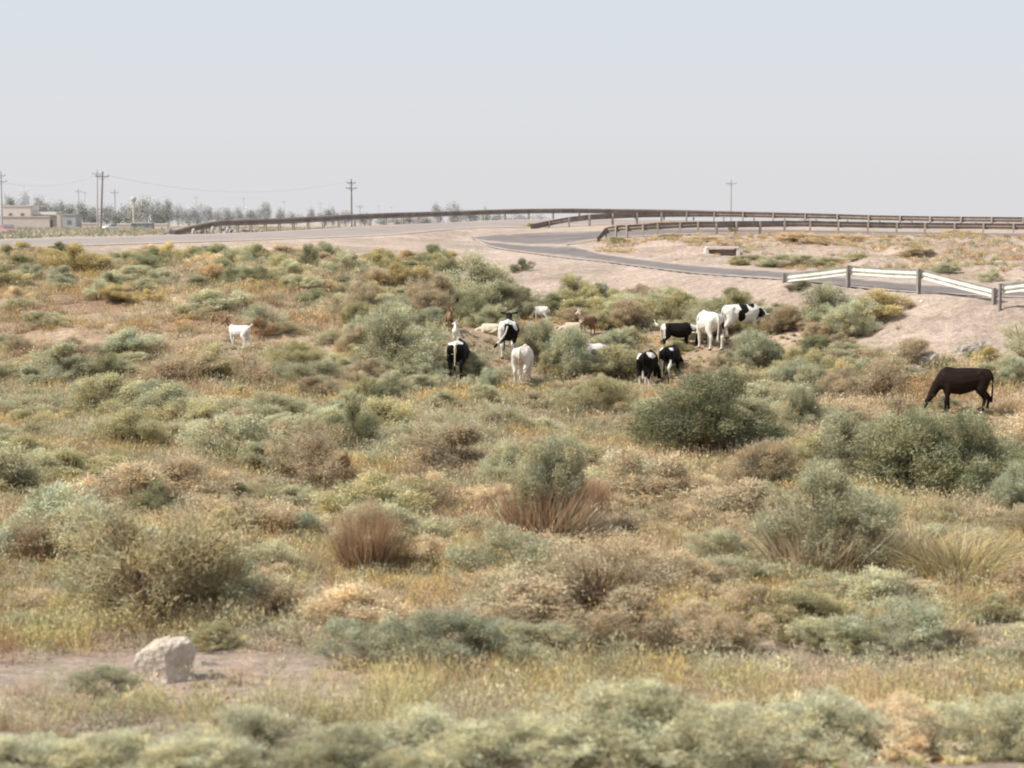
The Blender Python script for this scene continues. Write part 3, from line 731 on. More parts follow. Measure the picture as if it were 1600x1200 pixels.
# random filler shrubs, nothing tells them apart
fill_mats = ['l_sage', 'l_sage', 'l_blue', 'l_olive', 'l_grey', 'l_sage', 'l_sage', 'l_olive', 'l_sage']
cnt = 0; tries = 0
AN_KEEP = [(372, 547, 45), (1497, 648, 75), (1105, 547, 35), (1015, 605, 30), (1048, 592, 30), (816, 600, 30), (793, 560, 30), (718, 590, 30), (912, 523, 30), (712, 537, 44), (763, 520, 56), (1135, 528, 26), (702, 514, 34), (845, 503, 40), (1058, 546, 46), (896, 520, 40), (1026, 522, 14), (922, 574, 50), (1182, 527, 95)]
def clear_of_animals(px, py, w, h):
    for ax, ay, aw in AN_KEEP:
        if abs(px - ax) < (w * .5 + aw * .6) and ay - 2 < py < ay + h * 1.1 + 4: return False
    return True
while cnt < 285 and tries < 6000:
    tries += 1
    px = random.uniform(-60, 1660); py = 430 + 620 * random.random() ** 1.25
    x, y, z = ground_at(px, py); T = float(profile(np.array([x]), np.array([y]))[1][0])
    if T > 8.4 or y > 85 or T < 3.6: continue
    if 1000 < py and px < 520: continue
    if px < 500 and 455 < py < 545 and random.random() < .7: continue
    if px > 1280 and py < 560: continue
    s = 2990 / y; w = random.uniform(.6, 2.1) * s; h = w * random.uniform(.34, .55)
    if not clear_of_animals(px, py, w, h): continue
    if any((x - bx) ** 2 + ((y - by)) ** 2 < (br * .8) ** 2 for bx, by, br in BUSHES): continue
    if any(abs(px - a) < (c_ + w) * .42 and b_ < py < b_ + h * .75 for a, b_, c_, d_ in RECTS[:NHERO]): continue
    g = float(fbm(np.array([x * .12]), np.array([y * .12]), 70)[0])
    far_warm = px < 720 and py < 480
    if far_warm: m_ = random.choice(['l_orange', 'l_yellow', 'l_tan', 'l_sage', 'l_olive', 'l_dark'])
    elif g > .56: m_ = random.choice(['l_tan', 'l_grey', 'l_olive', 'l_grey', 'l_sage'])
    else: m_ = random.choice(fill_mats)
    word = {'l_sage': 'sage green', 'l_blue': 'blue green', 'l_olive': 'olive', 'l_grey': 'grey brown', 'l_tan': 'straw coloured', 'l_orange': 'orange brown', 'l_yellow': 'yellow', 'l_dark': 'dark green'}[m_]
    S(px, py, w, h, m_, 'small rounded ' + word + ' shrub scattered in the scrub', random.choice(['dense', 'low', 'dense', 'low', 'open']), group='small ' + word + ' shrubs scattered in the scrub', loc=(x, y, z)); cnt += 1
for i in range(70):
    px = random.uniform(-30, 735); py = random.choice([random.uniform(397, 425), random.uniform(420, 475)])
    if px > 560 and py < 410: continue
    if px > 690 and py < 440: continue
    w = random.uniform(34, 64); h = random.uniform(17, 27)
    m_ = random.choice(['l_sage', 'l_olive', 'l_dark', 'l_orange', 'l_yellow', 'l_tan', 'l_grey', 'l_sage'])
    word = {'l_sage': 'sage green', 'l_olive': 'olive', 'l_grey': 'grey brown', 'l_tan': 'straw coloured', 'l_orange': 'orange brown', 'l_yellow': 'yellow', 'l_dark': 'dark green'}[m_]
    S(px, py, w, h, m_, 'low domed ' + word + ' shrub crowded below the far road', 'dense', group='low ' + word + ' shrubs crowded below the far road')
i = 0; tries = 0
while i < 70 and tries < 3000:
    tries += 1
    px = random.uniform(545, 1330); py = random.uniform(468, 640)
    x, y, z = ground_at(px, py); T = float(profile(np.array([x]), np.array([y]))[1][0])
    if T > 8.15: continue
    w = random.uniform(44, 84); h = w * random.uniform(.5, .75)
    if not clear_of_animals(px, py, w, h) or any(abs(px - a) < (c_ + w) * .3 and abs(py - b_) < 10 for a, b_, c_, d_ in RECTS): continue
    m_ = random.choice(['l_sage', 'l_olive', 'l_sage', 'l_dark', 'l_blue', 'l_grey']); i += 1
    word = {'l_sage': 'sage green', 'l_olive': 'olive', 'l_grey': 'grey brown', 'l_dark': 'dark green', 'l_blue': 'blue green'}[m_]
    S(px, py, w, h, m_, 'waist high ' + word + ' tamarisk among the herd', 'big', name='tamarisk_bush', group='waist high ' + word + ' tamarisks among the herd', loc=(x, y, z))
# scattered plants on the bare hollow between the roads
for px, py, w, h, m_, lb in [
 (1165, 414, 60, 18, 'l_olive', 'olive plants at the left end of the green patch between the roads'),
 (1210, 416, 60, 20, 'l_sage', 'sage plants in the middle of the green patch between the roads'),
 (1255, 414, 56, 18, 'l_sage', 'sage plants right of the middle of the green patch between the roads'),
 (1300, 418, 60, 18, 'l_olive', 'olive plants beyond the left panel of the white rail'),
 (1340, 406, 40, 12, 'l_olive', 'small olive shrub above the middle panel of the white rail'),
 (1428, 398, 56, 11, 'l_yellow', 'flat yellow green shrub on the bare mound'),
 (1478, 426, 44, 16, 'l_blue', 'dark green shrub above the sloping rail panel'),
 (1548, 440, 34, 24, 'l_sage', 'green shrub left of the second white rail'),
 (1240, 376, 60, 16, 'l_orange', 'orange dry shrub under the lower dark rail'),
 (1290, 382, 70, 15, 'l_orange', 'second orange dry shrub under the lower dark rail'),
 (1145, 362, 16, 14, 'l_olive', 'olive plant growing in front of the lower dark rail'),
 (1045, 372, 40, 9, 'l_tan', 'pale dry tuft beside the left part of the lower rail'),
 (1100, 378, 60, 10, 'l_tan', 'straw tuft below the lower dark rail'),
 (1330, 378, 60, 12, 'l_orange', 'rust coloured dry tuft below the lower dark rail, right'),
 (1500, 366, 60, 7, 'l_orange', 'flat rust tuft on the crest at right'),
 (965, 380, 36, 12, 'l_olive', 'olive weeds round the bent down rail end'),
 (830, 354, 22, 7, 'l_olive', 'small weeds at the low end of the upper dark rail'),
 (1050, 352, 90, 6, 'l_orange', 'dry weeds on the strip between the two dark rails')]:
    S(px, py, w, h, m_, lb, 'low', group='plants between the roads', name='roadside_plant')

# ------------------------------------------------------------------ ground cover (uncountable)
PAL = dict(sage=(.55, .53, .365), dark=(.36, .355, .225), olive=(.55, .49, .265), gold=(.76, .58, .27), orange=(.72, .50, .27), tan=(.77, .62, .43), brown=(.48, .33, .225), pale=(.80, .69, .53), lime=(.68, .64, .34))
names = list(PAL); PC = np.array([PAL[k] for k in names])
def weights(px, py, x, y):
    n = len(px); W = np.zeros((n, len(names)))
    def s(k, v): W[:, names.index(k)] += v
    def band(v, a, b, c, d): return np.interp(v, [a, b, c, d], [0, 1, 1, 0])
    s('sage', 1.5); s('olive', .45); s('tan', .9); s('brown', .35); s('gold', .5); s('orange', .25); s('dark', .2)
    hd = band(py, 440, 470, 590, 625) * band(px, 520, 580, 1290, 1340); s('sage', hd * 1.6); s('olive', hd * 1.6); s('dark', hd * .5)
    far = band(py, 300, 380, 455, 480) * (px < 740)
    s('gold', far * 1.2); s('orange', far * .8); s('pale', far * 1.4); s('olive', far * .5)
    md = band(py, 455, 475, 535, 560) * (px < 600)
    s('brown', md * 1.2); s('tan', md * 1.6); s('orange', md * .5)
    g = band(py, 570, 600, 740, 800); s('sage', g * 2.6 * (px < 1000)); s('dark', g * .2)
    rg = band(py, 590, 620, 700, 760) * (px > 1150); s('tan', rg * 1.5); s('orange', rg * .6)
    o = band(py, 640, 680, 780, 830) * (px < 500); s('gold', o * 1.0); s('tan', o * .8); s('orange', o * .4)
    yc = np.exp(-((px - 740) / 60) ** 2 - ((py - 640) / 20) ** 2); s('gold', yc * 7)
    yc = np.exp(-((px - 1320) / 60) ** 2 - ((py - 590) / 25) ** 2); s('gold', yc * 6)
    yc = np.exp(-((px - 940) / 80) ** 2 - ((py - 620) / 25) ** 2); s('orange', yc * 3)
    go = band(py, 820, 870, 980, 1030) * band(px, 560, 700, 1600, 1700); s('gold', go * 2.6); s('tan', go * 1.6); s('orange', go * .6)
    go = band(py, 690, 730, 880, 930) * band(px, 900, 960, 1250, 1300); s('tan', go * 1.4); s('pale', go * .5)
    lm = np.exp(-((px - 60) / 80) ** 2 - ((py - 1000) / 22) ** 2) + np.exp(-((px - 440) / 90) ** 2 - ((py - 1020) / 30) ** 2); s('lime', lm * 5)
    nr = band(py, 1040, 1080, 1300, 1400); s('olive', nr * 1.5); s('sage', nr * 1.0); s('lime', nr * .7); s('pale', nr * .4)
    ho = (y > 72) & (px > 900); s('orange', ho * 2.0); s('tan', ho * 1.5); s('sage', -.9 * ho)
    # patchiness
    for j, k in enumerate(names):
        W[:, j] = np.maximum(W[:, j], 0) * np.clip((fbm(x * .38, y * .38, 80 + j * 3) - .36) * 4.2, .03, 3) ** 1.8
    return W / W.sum(1, keepdims=True)

KEEP_W = [(ground_at(a, b)[0], ground_at(a, b)[1], w / 2990 * ground_at(a, b)[1]) for a, b, w in AN_KEEP]
def cover(name, label, cat, grass, dens_near, dens_far, per_near, per_far, seed, hmul=1.0):
    r = np.random.default_rng(seed)
    bands = [(12.5, 20, dens_near, per_near, .8), (20, 32, dens_near * .9, per_near * .8, .95), (32, 48, (dens_near + dens_far) / 2, (per_near + per_far) / 2, 1.2), (48, 92, dens_far, per_far, 1.6), (92, 118, dens_far * .5, per_far, 1.8)]
    VV, CC = [], []
    for (ya, yb, dn, per, lw) in bands:
        area = (yb - ya) * (yb + ya) * .33
        n = int(area * dn); y = np.sqrt(r.random(n) * (yb**2 - ya**2) + ya**2); x = (r.random(n) - .5) * .62 * y
        H, T = profile(x, y); z = height(x, y); px, py = project(x, y, z)
        keep = (T < np.where(px < 680, 9.3, 8.5)) & (T > 1.8)
        fb = fbm(x * .4, y * .4, 90); fb2 = fbm(x * .9, y * .9, 91)
        p = np.ones(n)
        p = np.where((T > 7.4) & (px >= 680), np.clip(1.1 - (T - 7.4) * 1.0, .1, 1) * (px < 1330), p)
        right = (px > 1270) & (T > 7.2); p = np.where(right, .02, p)
        bare = ((px > 780) & (T > 8.0)); p = np.where(bare, .03, p)
        lf = (px < 480) & (py > 470) & (py < 540); p = np.where(lf, np.clip((fb - .38) * 5, .1, 1), p)
        rk = (px < 600) & (py > 1022) & (py < 1105); p = np.where(rk, np.clip((fb2 - .60) * 3, .0, .4), p)
        sl = (px > 900) & (py > 1000) & (py < 1045); p = np.where(sl, np.clip((fb2 - .42) * 4, .05, .8), p)
        bt = (py > 1185); p = np.where(bt, np.clip((fb2 - .4) * 4, .05, .7), p)
        p = p * np.clip((fb2 - .22) * 5, .25, 1)
        hollow = (T > 11.15) & (T < 12.9) & (px > 930)
        ph = np.clip((fb - .5) * 4, .0, .7); ph = np.where(T > 12.3, np.maximum(ph, .35), ph)
        keep = (keep & (r.random(n) < p)) | (hollow & (r.random(n) < ph)) | ((T > 14.2) & (T < 14.9) & (px > 930) & (r.random(n) < .5))
        x, y, z, px, py, T, hollow = [a[keep] for a in (x, y, z, px, py, T, hollow)]; n = len(x)
        W = weights(px, py, x, y)
        if grass: W = W * np.array([.25, .1, .5, 1.6, 1.2, 1.8, 1.2, 1.8, .8])[None, :]
        else: W = W * np.array([1.7, 1.5, 1.3, .5, .6, .4, .6, .25, 1.0])[None, :]
        W /= W.sum(1, keepdims=True)
        ci = (W.cumsum(1) > r.random(n)[:, None]).argmax(1); col = PC[ci]
        hh = (.16 + .32 * fbm(x * .5, y * .5, 95)) * r.uniform(.6, 1.35, n) * hmul
        hh = np.where(hollow | (T > 14), hh * .55, hh)
        for ax, ay, ar in KEEP_W: hh = hh * np.where((x - ax) ** 2 + ((y - ay + ar * .8) / 2.2) ** 2 < ar * ar, .45 if ar < 1 else .22, 1); hh = np.where(T < 3.2, hh * .9, hh)
        per = int(per)
        K = n * per; B = np.repeat(np.arange(n), per)
        rad = hh[B] * (.75 if not grass else .55) * lw ** .5
        a = r.uniform(0, 2*np.pi, K); q = np.sqrt(r.random(K))
        bx = x[B] + np.cos(a) * q * rad; by = y[B] + np.sin(a) * q * rad
        zz = z[B]
        if grass:
            P = np.stack([bx, by, zz - .02], 1); D = unit(np.stack([np.cos(a) * q * .6, np.sin(a) * q * .6, np.ones(K)], 1) + r.normal(size=(K, 3)) * .25)
            L = hh[B] * r.uniform(.5, 1.3, K) * 1.1; Wd = .010 * lw * r.uniform(.6, 1.4, K)
        else:
            zu = r.random(K) * np.sqrt(np.clip(1 - q * q * .8, 0, 1)); P = np.stack([bx, by, zz + zu * hh[B]], 1)
            D = unit(np.stack([np.cos(a) * q, np.sin(a) * q, .5 + zu], 1) + r.normal(size=(K, 3)) * .6)
            L = .05 * lw ** .7 * r.uniform(.5, 1.5, K); Wd = .017 * lw * r.uniform(.6, 1.4, K)
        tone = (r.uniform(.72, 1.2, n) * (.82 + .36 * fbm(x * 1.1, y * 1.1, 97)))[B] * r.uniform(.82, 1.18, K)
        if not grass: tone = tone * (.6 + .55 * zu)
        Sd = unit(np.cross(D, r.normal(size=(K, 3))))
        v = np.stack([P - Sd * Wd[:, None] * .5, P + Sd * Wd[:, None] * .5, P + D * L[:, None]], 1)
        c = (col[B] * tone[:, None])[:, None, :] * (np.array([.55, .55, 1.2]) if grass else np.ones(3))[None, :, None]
        VV.append(v.reshape(-1, 3)); CC.append(c.reshape(-1, 3))
    VV = np.concatenate(VV); CC = np.concatenate(CC)
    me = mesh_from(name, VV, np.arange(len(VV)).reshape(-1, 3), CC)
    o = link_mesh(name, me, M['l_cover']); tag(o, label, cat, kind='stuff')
    print(name, len(VV) // 3, 'tris')
cover('low_scrub', 'knee high grey green scrub covering the whole basin floor', 'scrub', False, 17, 6.5, 95, 62, 31)
cover('dry_grass', 'golden and straw coloured dry grass growing among the scrub', 'grass', True, 10, 4.8, 50, 34, 32, .9)

# scrub on the plain beyond the road
r = np.random.default_rng(77); n = 5000
y = r.uniform(150, 520, n); x = y * r.uniform(-.29, -.02, n); zt = height(x, y)
kk = fbm(x * .05, y * .03, 99) > .5; x, y, zt = x[kk], y[kk], zt[kk]; n = len(x); per = 14; B = np.repeat(np.arange(n), per)
P = np.stack([x[B] + r.normal(size=n*per) * .7, y[B] + r.normal(size=n*per) * .7, zt[B] + r.random(n*per) * .5], 1)
D = unit(r.normal(size=(n*per, 3)) + [0, 0, .8]); Sd = unit(np.cross(D, r.normal(size=(n*per, 3))))
v = np.stack([P - Sd * .12, P + Sd * .12, P + D * .4], 1).reshape(-1, 3)
cb = np.array([[.40, .39, .27], [.44, .39, .27], [.36, .37, .30], [.46, .40, .30]])[r.integers(0, 4, n)] * r.uniform(.85, 1.15, n)[:, None]
me = mesh_from('distant_scrub', v, np.arange(len(v)).reshape(-1, 3), np.repeat(cb[B], 3, 0))
tag(link_mesh('distant_scrub', me, M['l_cover']), 'hazy olive scrub on the plain beyond the main road', 'scrub', kind='stuff')

# ------------------------------------------------------------------ rocks
def rock(name, hull, sub, disp, mat, loc, rz=0, scale=1, label=None, cat='rock', seed=0, group=None):
    bm = bmesh.new()
    for p in hull: bm.verts.new(p)
    bmesh.ops.convex_hull(bm, input=bm.verts)
    for v in [v for v in bm.verts if not v.link_faces]: bm.verts.remove(v)
    bmesh.ops.triangulate(bm, faces=bm.faces)
    bmesh.ops.subdivide_edges(bm, edges=bm.edges, cuts=sub, use_grid_fill=True)
    bmesh.ops.smooth_vert(bm, verts=bm.verts, factor=.35, use_axis_x=True, use_axis_y=True, use_axis_z=True)
    for v in bm.verts:
        q = Vector(v.co) * 3.5 + Vector((seed * 7.1, 0, 0)); d = noise.fractal(q, .9, 2.1, 5) * disp + noise.noise(Vector(v.co) * 14) * disp * .25
        v.co += v.co.normalized() * d
    bmesh.ops.recalc_face_normals(bm, faces=bm.faces)
    me = bpy.data.meshes.new(name); bm.to_mesh(me); bm.free()
    o = link_mesh(name, me, mat); o.location = loc; o.rotation_euler = (0, 0, rz); o.scale = (scale,) * 3
    tag(o, label, cat, group); return o
x, y, z = ground_at(258, 1066)
rock('boulder', [(-.33,-.16,-.1),(-.31,-.2,.2),(-.23,-.2,.34),(-.05,-.22,.40),(.02,-.23,.33),(.06,-.24,-.1),(.30,.0,-.1),(.31,.0,.28),(.26,-.02,.40),(.18,.08,.43),(-.1,.2,.42),(-.28,.16,.3),(-.3,.2,-.1),(.25,.24,-.1),(.22,.2,.36)], 9, .045, M['rock'], (x, y + .1, z), R(0), 1.02, 'pale limestone boulder with a flat top on bare soil, lower left', seed=1)
for i, (px, py, w, lb) in enumerate([(335, 1088, .10, 'small white pebble in the shadow side of the pale boulder'), (352, 1092, .06, 'tiny white pebble right of the other one by the boulder'), (322, 1040, .2, 'flat pale stone behind the right of the boulder')]):
    x, y, z = ground_at(px, py); rock('stone', [(-1,-.7,-.3),(1,-.8,-.3),(.8,.8,-.3),(-.9,.7,-.3),(-.6,-.4,.3),(.5,-.5,.35),(.4,.5,.3),(-.5,.4,.4)], 3, .1, M['rock'], (x, y, z), i, w, lb, 'stone', seed=i)
PB = [(-1,-.7,-.3),(1,-.8,-.3),(.8,.8,-.3),(-.9,.7,-.3),(-.6,-.4,.3),(.5,-.5,.35),(.4,.5,.3),(-.5,.4,.4)]
for i in range(26):
    px = random.choice([random.uniform(20, 480), random.uniform(200, 400)]); py = random.uniform(1035, 1108)
    if 195 < px < 325 and py < 1072: continue
    x, y, z = ground_at(px, py); rock('stone', PB, 2, .12, M['rock_grey'] if i % 2 else M['rock'], (x, y, z), i * 1.3, random.uniform(.015, .045), 'pebble lying on the bare soil round the pale boulder', 'stone', seed=i + 40, group='pebbles on the bare soil round the pale boulder')
RK = [(-1,-.6,-.3),(1,-.7,-.3),(.9,.8,-.3),(-.9,.7,-.3),(-.7,-.4,.35),(-.1,-.5,.62),(.55,-.3,.5),(.8,.1,.2),(.1,.5,.55),(-.5,.4,.45)]
for i, (px, py, w, lb, rz) in enumerate([
 (1424, 584, .42, 'rounded pale boulder with dark shaded side left of the black cow back', .1), (1452, 572, .6, 'broken grey rubble boulder, middle of the heap above the black cow', .8),
 (1505, 553, .44, 'brown rubble boulder in the heap under the bare bank', 1.9), (1530, 548, .42, 'dark topped boulder at the right end of the heap', 2.5), (1480, 566, .3, 'small rubble stone in the middle of the heap', .4)]):
    x, y, z = ground_at(px, py); rock('boulder', RK, 7, .22, M['rock_grey'], (x, y, z), rz, w, lb, seed=i + 3, group='boulders heaped below the bare bank')
x, y, z = ground_at(995, 394); rock('stone', RK, 4, .1, M['white'], (x, y, z), 0, .12, 'small white stone beside the far edge of the curving road', 'stone', seed=9)
x, y, z = ground_at(1440, 471); rock('stone', RK, 4, .1, M['white'], (x, y, z), 1, .08, 'white scrap lying below the sagging rail panel', 'stone', seed=12)
for i, (px, py, w) in enumerate([(1280, 470, .2)]): pass
# white marker stones below the end of the long rail
for i, (px, hh, lb) in enumerate([(303, .42, 'white painted marker stone, left of three under the long rail end'), (333, .55, 'white painted marker stone, middle of three under the long rail'), (356, .42, 'white painted marker stone, right of three under the long rail')]):
    p = knot_pt(px, 16, .35); mb = MB()
    mb.tube([Vector((0, 0, -.1)), Vector((0, 0, hh * .5)), Vector((.02, 0, hh * .72)), Vector((.02, 0, hh * .8))], [.11, .10, .08, .04], 8)
    o = mb.build('marker_stone', M['concrete'], smooth=True); o.location = p; tag(o, lb, 'marker stone', 'white marker stones under the long rail')
# dark earth heaps behind the long rail
for i, (px, w, h, lb) in enumerate([(282, 1.3, .5, 'dark earth heap at the left end of the long rail'), (312, 1.1, .34, 'brown earth heap behind the marker stones'), (350, 1.3, .45, 'earth heap behind the long rail right of the middle marker stone'), (385, 1.2, .34, 'low earth heap behind the long rail, rightmost')]):
    p = knot_pt(px, 16, 3.2 + i * .2)
    o = rock('earth_heap', RK, 6, .2, M['post'], (p[0], p[1], knot_pt(px, 16, 1.5)[2] - .1), i, 1, lb, 'earth heap', seed=20 + i); o.scale = (w, .8, h / .55)

# culvert in the hollow
x, y, z = ground_at(1128, 399)
o = empty('culvert', (x, y, z)); tag(o, 'concrete slab culvert with a dark opening in the bare hollow', 'culvert')
mb = MB(); mb.box((0, .1, .36), (1.5, .9, .08)); mb.build('slab', M['brickwall'], o, bevel=.01)
for sx in (-1, 1):
    mb = MB(); mb.box((sx * .72, .1, .1), (.16, .85, .42)); mb.build('side_wall', M['brickwall'], o, bevel=.01)
mb = MB(); mb.box((0, .25, .04), (1.27, .5, .46)); mb.build('opening', M['dark'], o)  # solid block, its dark colour stands in for shade inside the culvert

# ------------------------------------------------------------------ animals
def ico(r, c, sub=1):
    bm = bmesh.new(); bmesh.ops.create_icosphere(bm, subdivisions=sub, radius=1)
    v = [Vector((p.co.x * r[0], p.co.y * r[1], p.co.z * r[2])) + Vector(c) for p in bm.verts]; bm.free(); return v
def hull_add(bm, pts):
    b2 = bmesh.new()
    for p in pts: b2.verts.new(p)
    res = bmesh.ops.convex_hull(b2, input=b2.verts)
    for v in [v for v in b2.verts if not v.link_faces]: b2.verts.remove(v)
    mp = {v: bm.verts.new(v.co) for v in b2.verts}
    for f in b2.faces: bm.faces.new([mp[v] for v in f.verts])
    b2.free()
def chain(bm, pts):
    """pts: (x, y, z, rx, ry, rz) or (x,y,z,r)"""
    q = [(p[:3], (p[3],) * 3 if len(p) == 4 else p[3:6]) for p in pts]
    for a, b in zip(q[:-1], q[1:]):
        hull_add(bm, ico(a[1], a[0], 2) + ico(b[1], b[0], 2))

def animal_mesh(name, chains, voxel, coat, smooth=6):
    bm = bmesh.new()
    for c in chains: chain(bm, c)
    bmesh.ops.recalc_face_normals(bm, faces=bm.faces)
    me = bpy.data.meshes.new('tmp'); bm.to_mesh(me); bm.free()
    o = bpy.data.objects.new('tmp', me); C.objects.link(o)
    rm = o.modifiers.new('r', 'REMESH'); rm.mode = 'VOXEL'; rm.voxel_size = voxel
    sm = o.modifiers.new('s', 'SMOOTH'); sm.factor = .5; sm.iterations = smooth
    dg = bpy.context.evaluated_depsgraph_get(); dg.update()
    out = bpy.data.meshes.new_from_object(o.evaluated_get(dg)); out.name = name
    bpy.data.objects.remove(o); bpy.data.meshes.remove(me)
    nv = len(out.vertices); co = np.empty(nv * 3, np.float32); out.vertices.foreach_get('co', co); co = co.reshape(-1, 3)
    cols = coat(co); a = out.attributes.new('Col', 'FLOAT_COLOR', 'POINT'); c4 = np.ones((nv, 4), np.float32); c4[:, :3] = cols; a.data.foreach_set('color', c4.ravel())
    for p in out.polygons: p.use_smooth = True
    return out

BLACK = (.012, .010, .010); WHITE = (.74, .71, .66); CREAM = (.66, .56, .44); BROWN = (.20, .115, .075); HOOF = (.12, .10, .085); PINK = (.45, .30, .25)
def coat(base, patches, seed=0, hoof=True, amp=.28):
    def f(co):
        c = np.tile(np.array(base, float), (len(co), 1))
        n = np.array([noise.noise(Vector(p) * 4.5 + Vector((seed * 3.3, 0, 0))) + .5 * noise.noise(Vector(p) * 11) for p in co])
        for (cx, cy, cz, rx, ry, rz, col) in patches:
            d = np.sqrt(((co[:, 0]-cx)/rx)**2 + ((co[:, 1]-cy)/ry)**2 + ((co[:, 2]-cz)/rz)**2) + n * amp
            c[d < 1] = col
        if hoof: c[co[:, 2] < .055] = HOOF
        return c
    return f

def cow_chains(head='graze', tail='down', hs=0., fs=0., udder=False, turn=0.):
    """base cow, withers about 1.32 high, facing +X. hs/fs: stride of hind / fore legs"""
    t = [(-.66, 0, 1.05, .10, .17, .20), (-.50, 0, 1.02, .16, .235, .27), (-.22, 0, .96, .20, .28, .33), (.08, 0, .91, .2, .32, .37), (.34, 0, .93, .2, .28, .36), (.56, 0, .98, .17, .21, .32)]
    ch = [t, [(-.66, 0, 1.22, .06), (-.3, 0, 1.25, .06), (.2, 0, 1.24, .06), (.5, 0, 1.27, .07)]]
    for sy in (-1, 1):
        ch.append([(-.42, sy * .17, 1.17, .08), (-.60, sy * .14, 1.02, .13), (-.68, sy * .1, 1.12, .06)])          # hip and pin bones
        a = hs * sy
        ch.append([(-.50, sy*.15, .96, .20, .12, .24), (-.47 + a*.3, sy*.18, .72, .165, .095, .17), (-.57 + a*.6, sy*.16, .56, .09, .065, .10), (-.66 + a, sy*.15, .44, .052), (-.62 + a, sy*.15, .28, .036), (-.60 + a, sy*.15, .11, .040), (-.57 + a, sy*.15, .03, .052)])
        b = -fs * sy
        ch.append([(.44, sy*.17, .96, .12, .07, .2), (.46, sy*.17, .70, .09, .075, .12), (.45 + b*.4, sy*.15, .52, .060), (.46 + b*.7, sy*.145, .38, .050), (.45 + b, sy*.145, .22, .034), (.46 + b, sy*.145, .10, .038), (.49 + b, sy*.145, .03, .050)])
    if head == 'graze':
        hx = Vector((.93, turn * .5, .44)); nb = [(.56, 0, 1.04, .16, .14, .26), (.74, turn*.2, .82, .14, .105, .19), (hx.x - .05, hx.y*.9, hx.z + .13, .115, .09, .13)]
        hd = [(hx.x, hx.y, hx.z + .04, .095, .085, .10), (hx.x + .10, hx.y + turn*.08, hx.z - .12, .075, .07, .09), (hx.x + .20, hx.y + turn*.12, hx.z - .30, .058, .06, .06)]
        ear = hx + Vector((-.04, 0, .08)); ed = Vector((-.06, 0, .02))
    elif head == 'low':
        hx = Vector((1.02, turn * .5, .84)); nb = [(.54, 0, 1.06, .16, .13, .25), (.80, turn*.25, .98, .12, .10, .18), (hx.x - .04, hx.y, hx.z, .11, .09, .12)]
        hd = [(hx.x, hx.y, hx.z, .11, .095, .11), (hx.x + .14, hx.y + turn*.15, hx.z - .14, .08, .075, .08), (hx.x + .27, hx.y + turn*.25, hx.z - .30, .06, .065, .06)]
        ear = hx + Vector((-.05, 0, .07)); ed = Vector((-.03, 0, .02))
    elif head == 'level':
        hx = Vector((1.12, turn * .5, 1.06)); nb = [(.56, 0, 1.08, .14, .12, .22), (.84, turn*.25, 1.06, .10, .09, .15), (hx.x - .04, hx.y, hx.z, .10, .085, .11)]
        hd = [(hx.x, hx.y, hx.z, .10, .09, .10), (hx.x + .16, hx.y + turn*.15, hx.z - .07, .08, .07, .08), (hx.x + .34, hx.y + turn*.3, hx.z - .16, .055, .06, .055)]
        ear = hx + Vector((-.05, 0, .06)); ed = Vector((-.03, 0, .0))
    else:
        hx = Vector((.98, turn * .5, 1.38)); nb = [(.56, 0, 1.12, .14, .12, .22), (.78, turn*.25, 1.24, .10, .09, .16), (hx.x - .04, hx.y, hx.z, .10, .085, .10)]
        hd = [(hx.x, hx.y, hx.z, .10, .09, .10), (hx.x + .15, hx.y + turn*.15, hx.z - .07, .08, .07, .08), (hx.x + .32, hx.y + turn*.3, hx.z - .15, .055, .06, .055)]
        ear = hx + Vector((-.05, 0, .06)); ed = Vector((-.03, 0, .02))
    ch += [nb, hd]
    for sy in (-1, 1):
        e0 = ear + Vector((0, sy * .07, 0)); e1 = e0 + ed + Vector((0, sy * .14, 0)); ch.append([(*e0, .03, .03, .03), (*e1, .035, .05, .04)])
    tl = dict(down=[(-.72, 0, 1.2), (-.80, 0, 1.08), (-.81, 0, .85), (-.79, .01, .55), (-.77, .01, .36)], swing=[(-.72, 0, 1.2), (-.81, .0, 1.05), (-.84, .05, .85), (-.86, .2, .62), (-.86, .34, .42)])[tail]
    ra = [.04, .032, .028, .03, .045]
    ch.append([(*p, q) for p, q in zip(tl, ra)])
    if udder: ch.append([(-.30, 0, .70, .14, .12, .10), (-.38, 0, .64, .10, .11, .09)])
    return ch

def bulk(ch, k, leg):
    out = []
    for c in ch:
        big = max(p[-2] if len(p) == 6 else p[3] for p in c) > .2
        out.append([(p[0], p[1] * (k if not big else 1), p[2], p[3], p[4] * k, p[5]) if len(p) == 6 else (p[0], p[1] * k, p[2], p[3] * (leg if p[2] < .7 and abs(p[1]) > .1 else 1)) for p in c])
    return out
def put(me, name, px, py, heading, scale, mat, label, cat, group=None, Y=None):
    if Y is None: x, y, z = ground_at(px, py)
    else: u = ray(px, py)[0]; x, y = u * Y, Y; z = hz(x, y)
    o = link_mesh(name, me, mat); o.location = (x, y, z - .02); o.rotation_euler = (0, 0, R(heading)); o.scale = (scale,) * 3
    tag(o, label, cat, group)
    return o
VX = .021
def cow(label, px, py, heading, scale, base, patches, seed=0, **kw):
    me = animal_mesh('cow', bulk(cow_chains(**kw), 1.2, 1.18), VX, coat(base, patches, seed))
    return put(me, 'cow', px, py, heading, scale, M['cow'], label, 'cow', 'cattle grazing in the scrub')

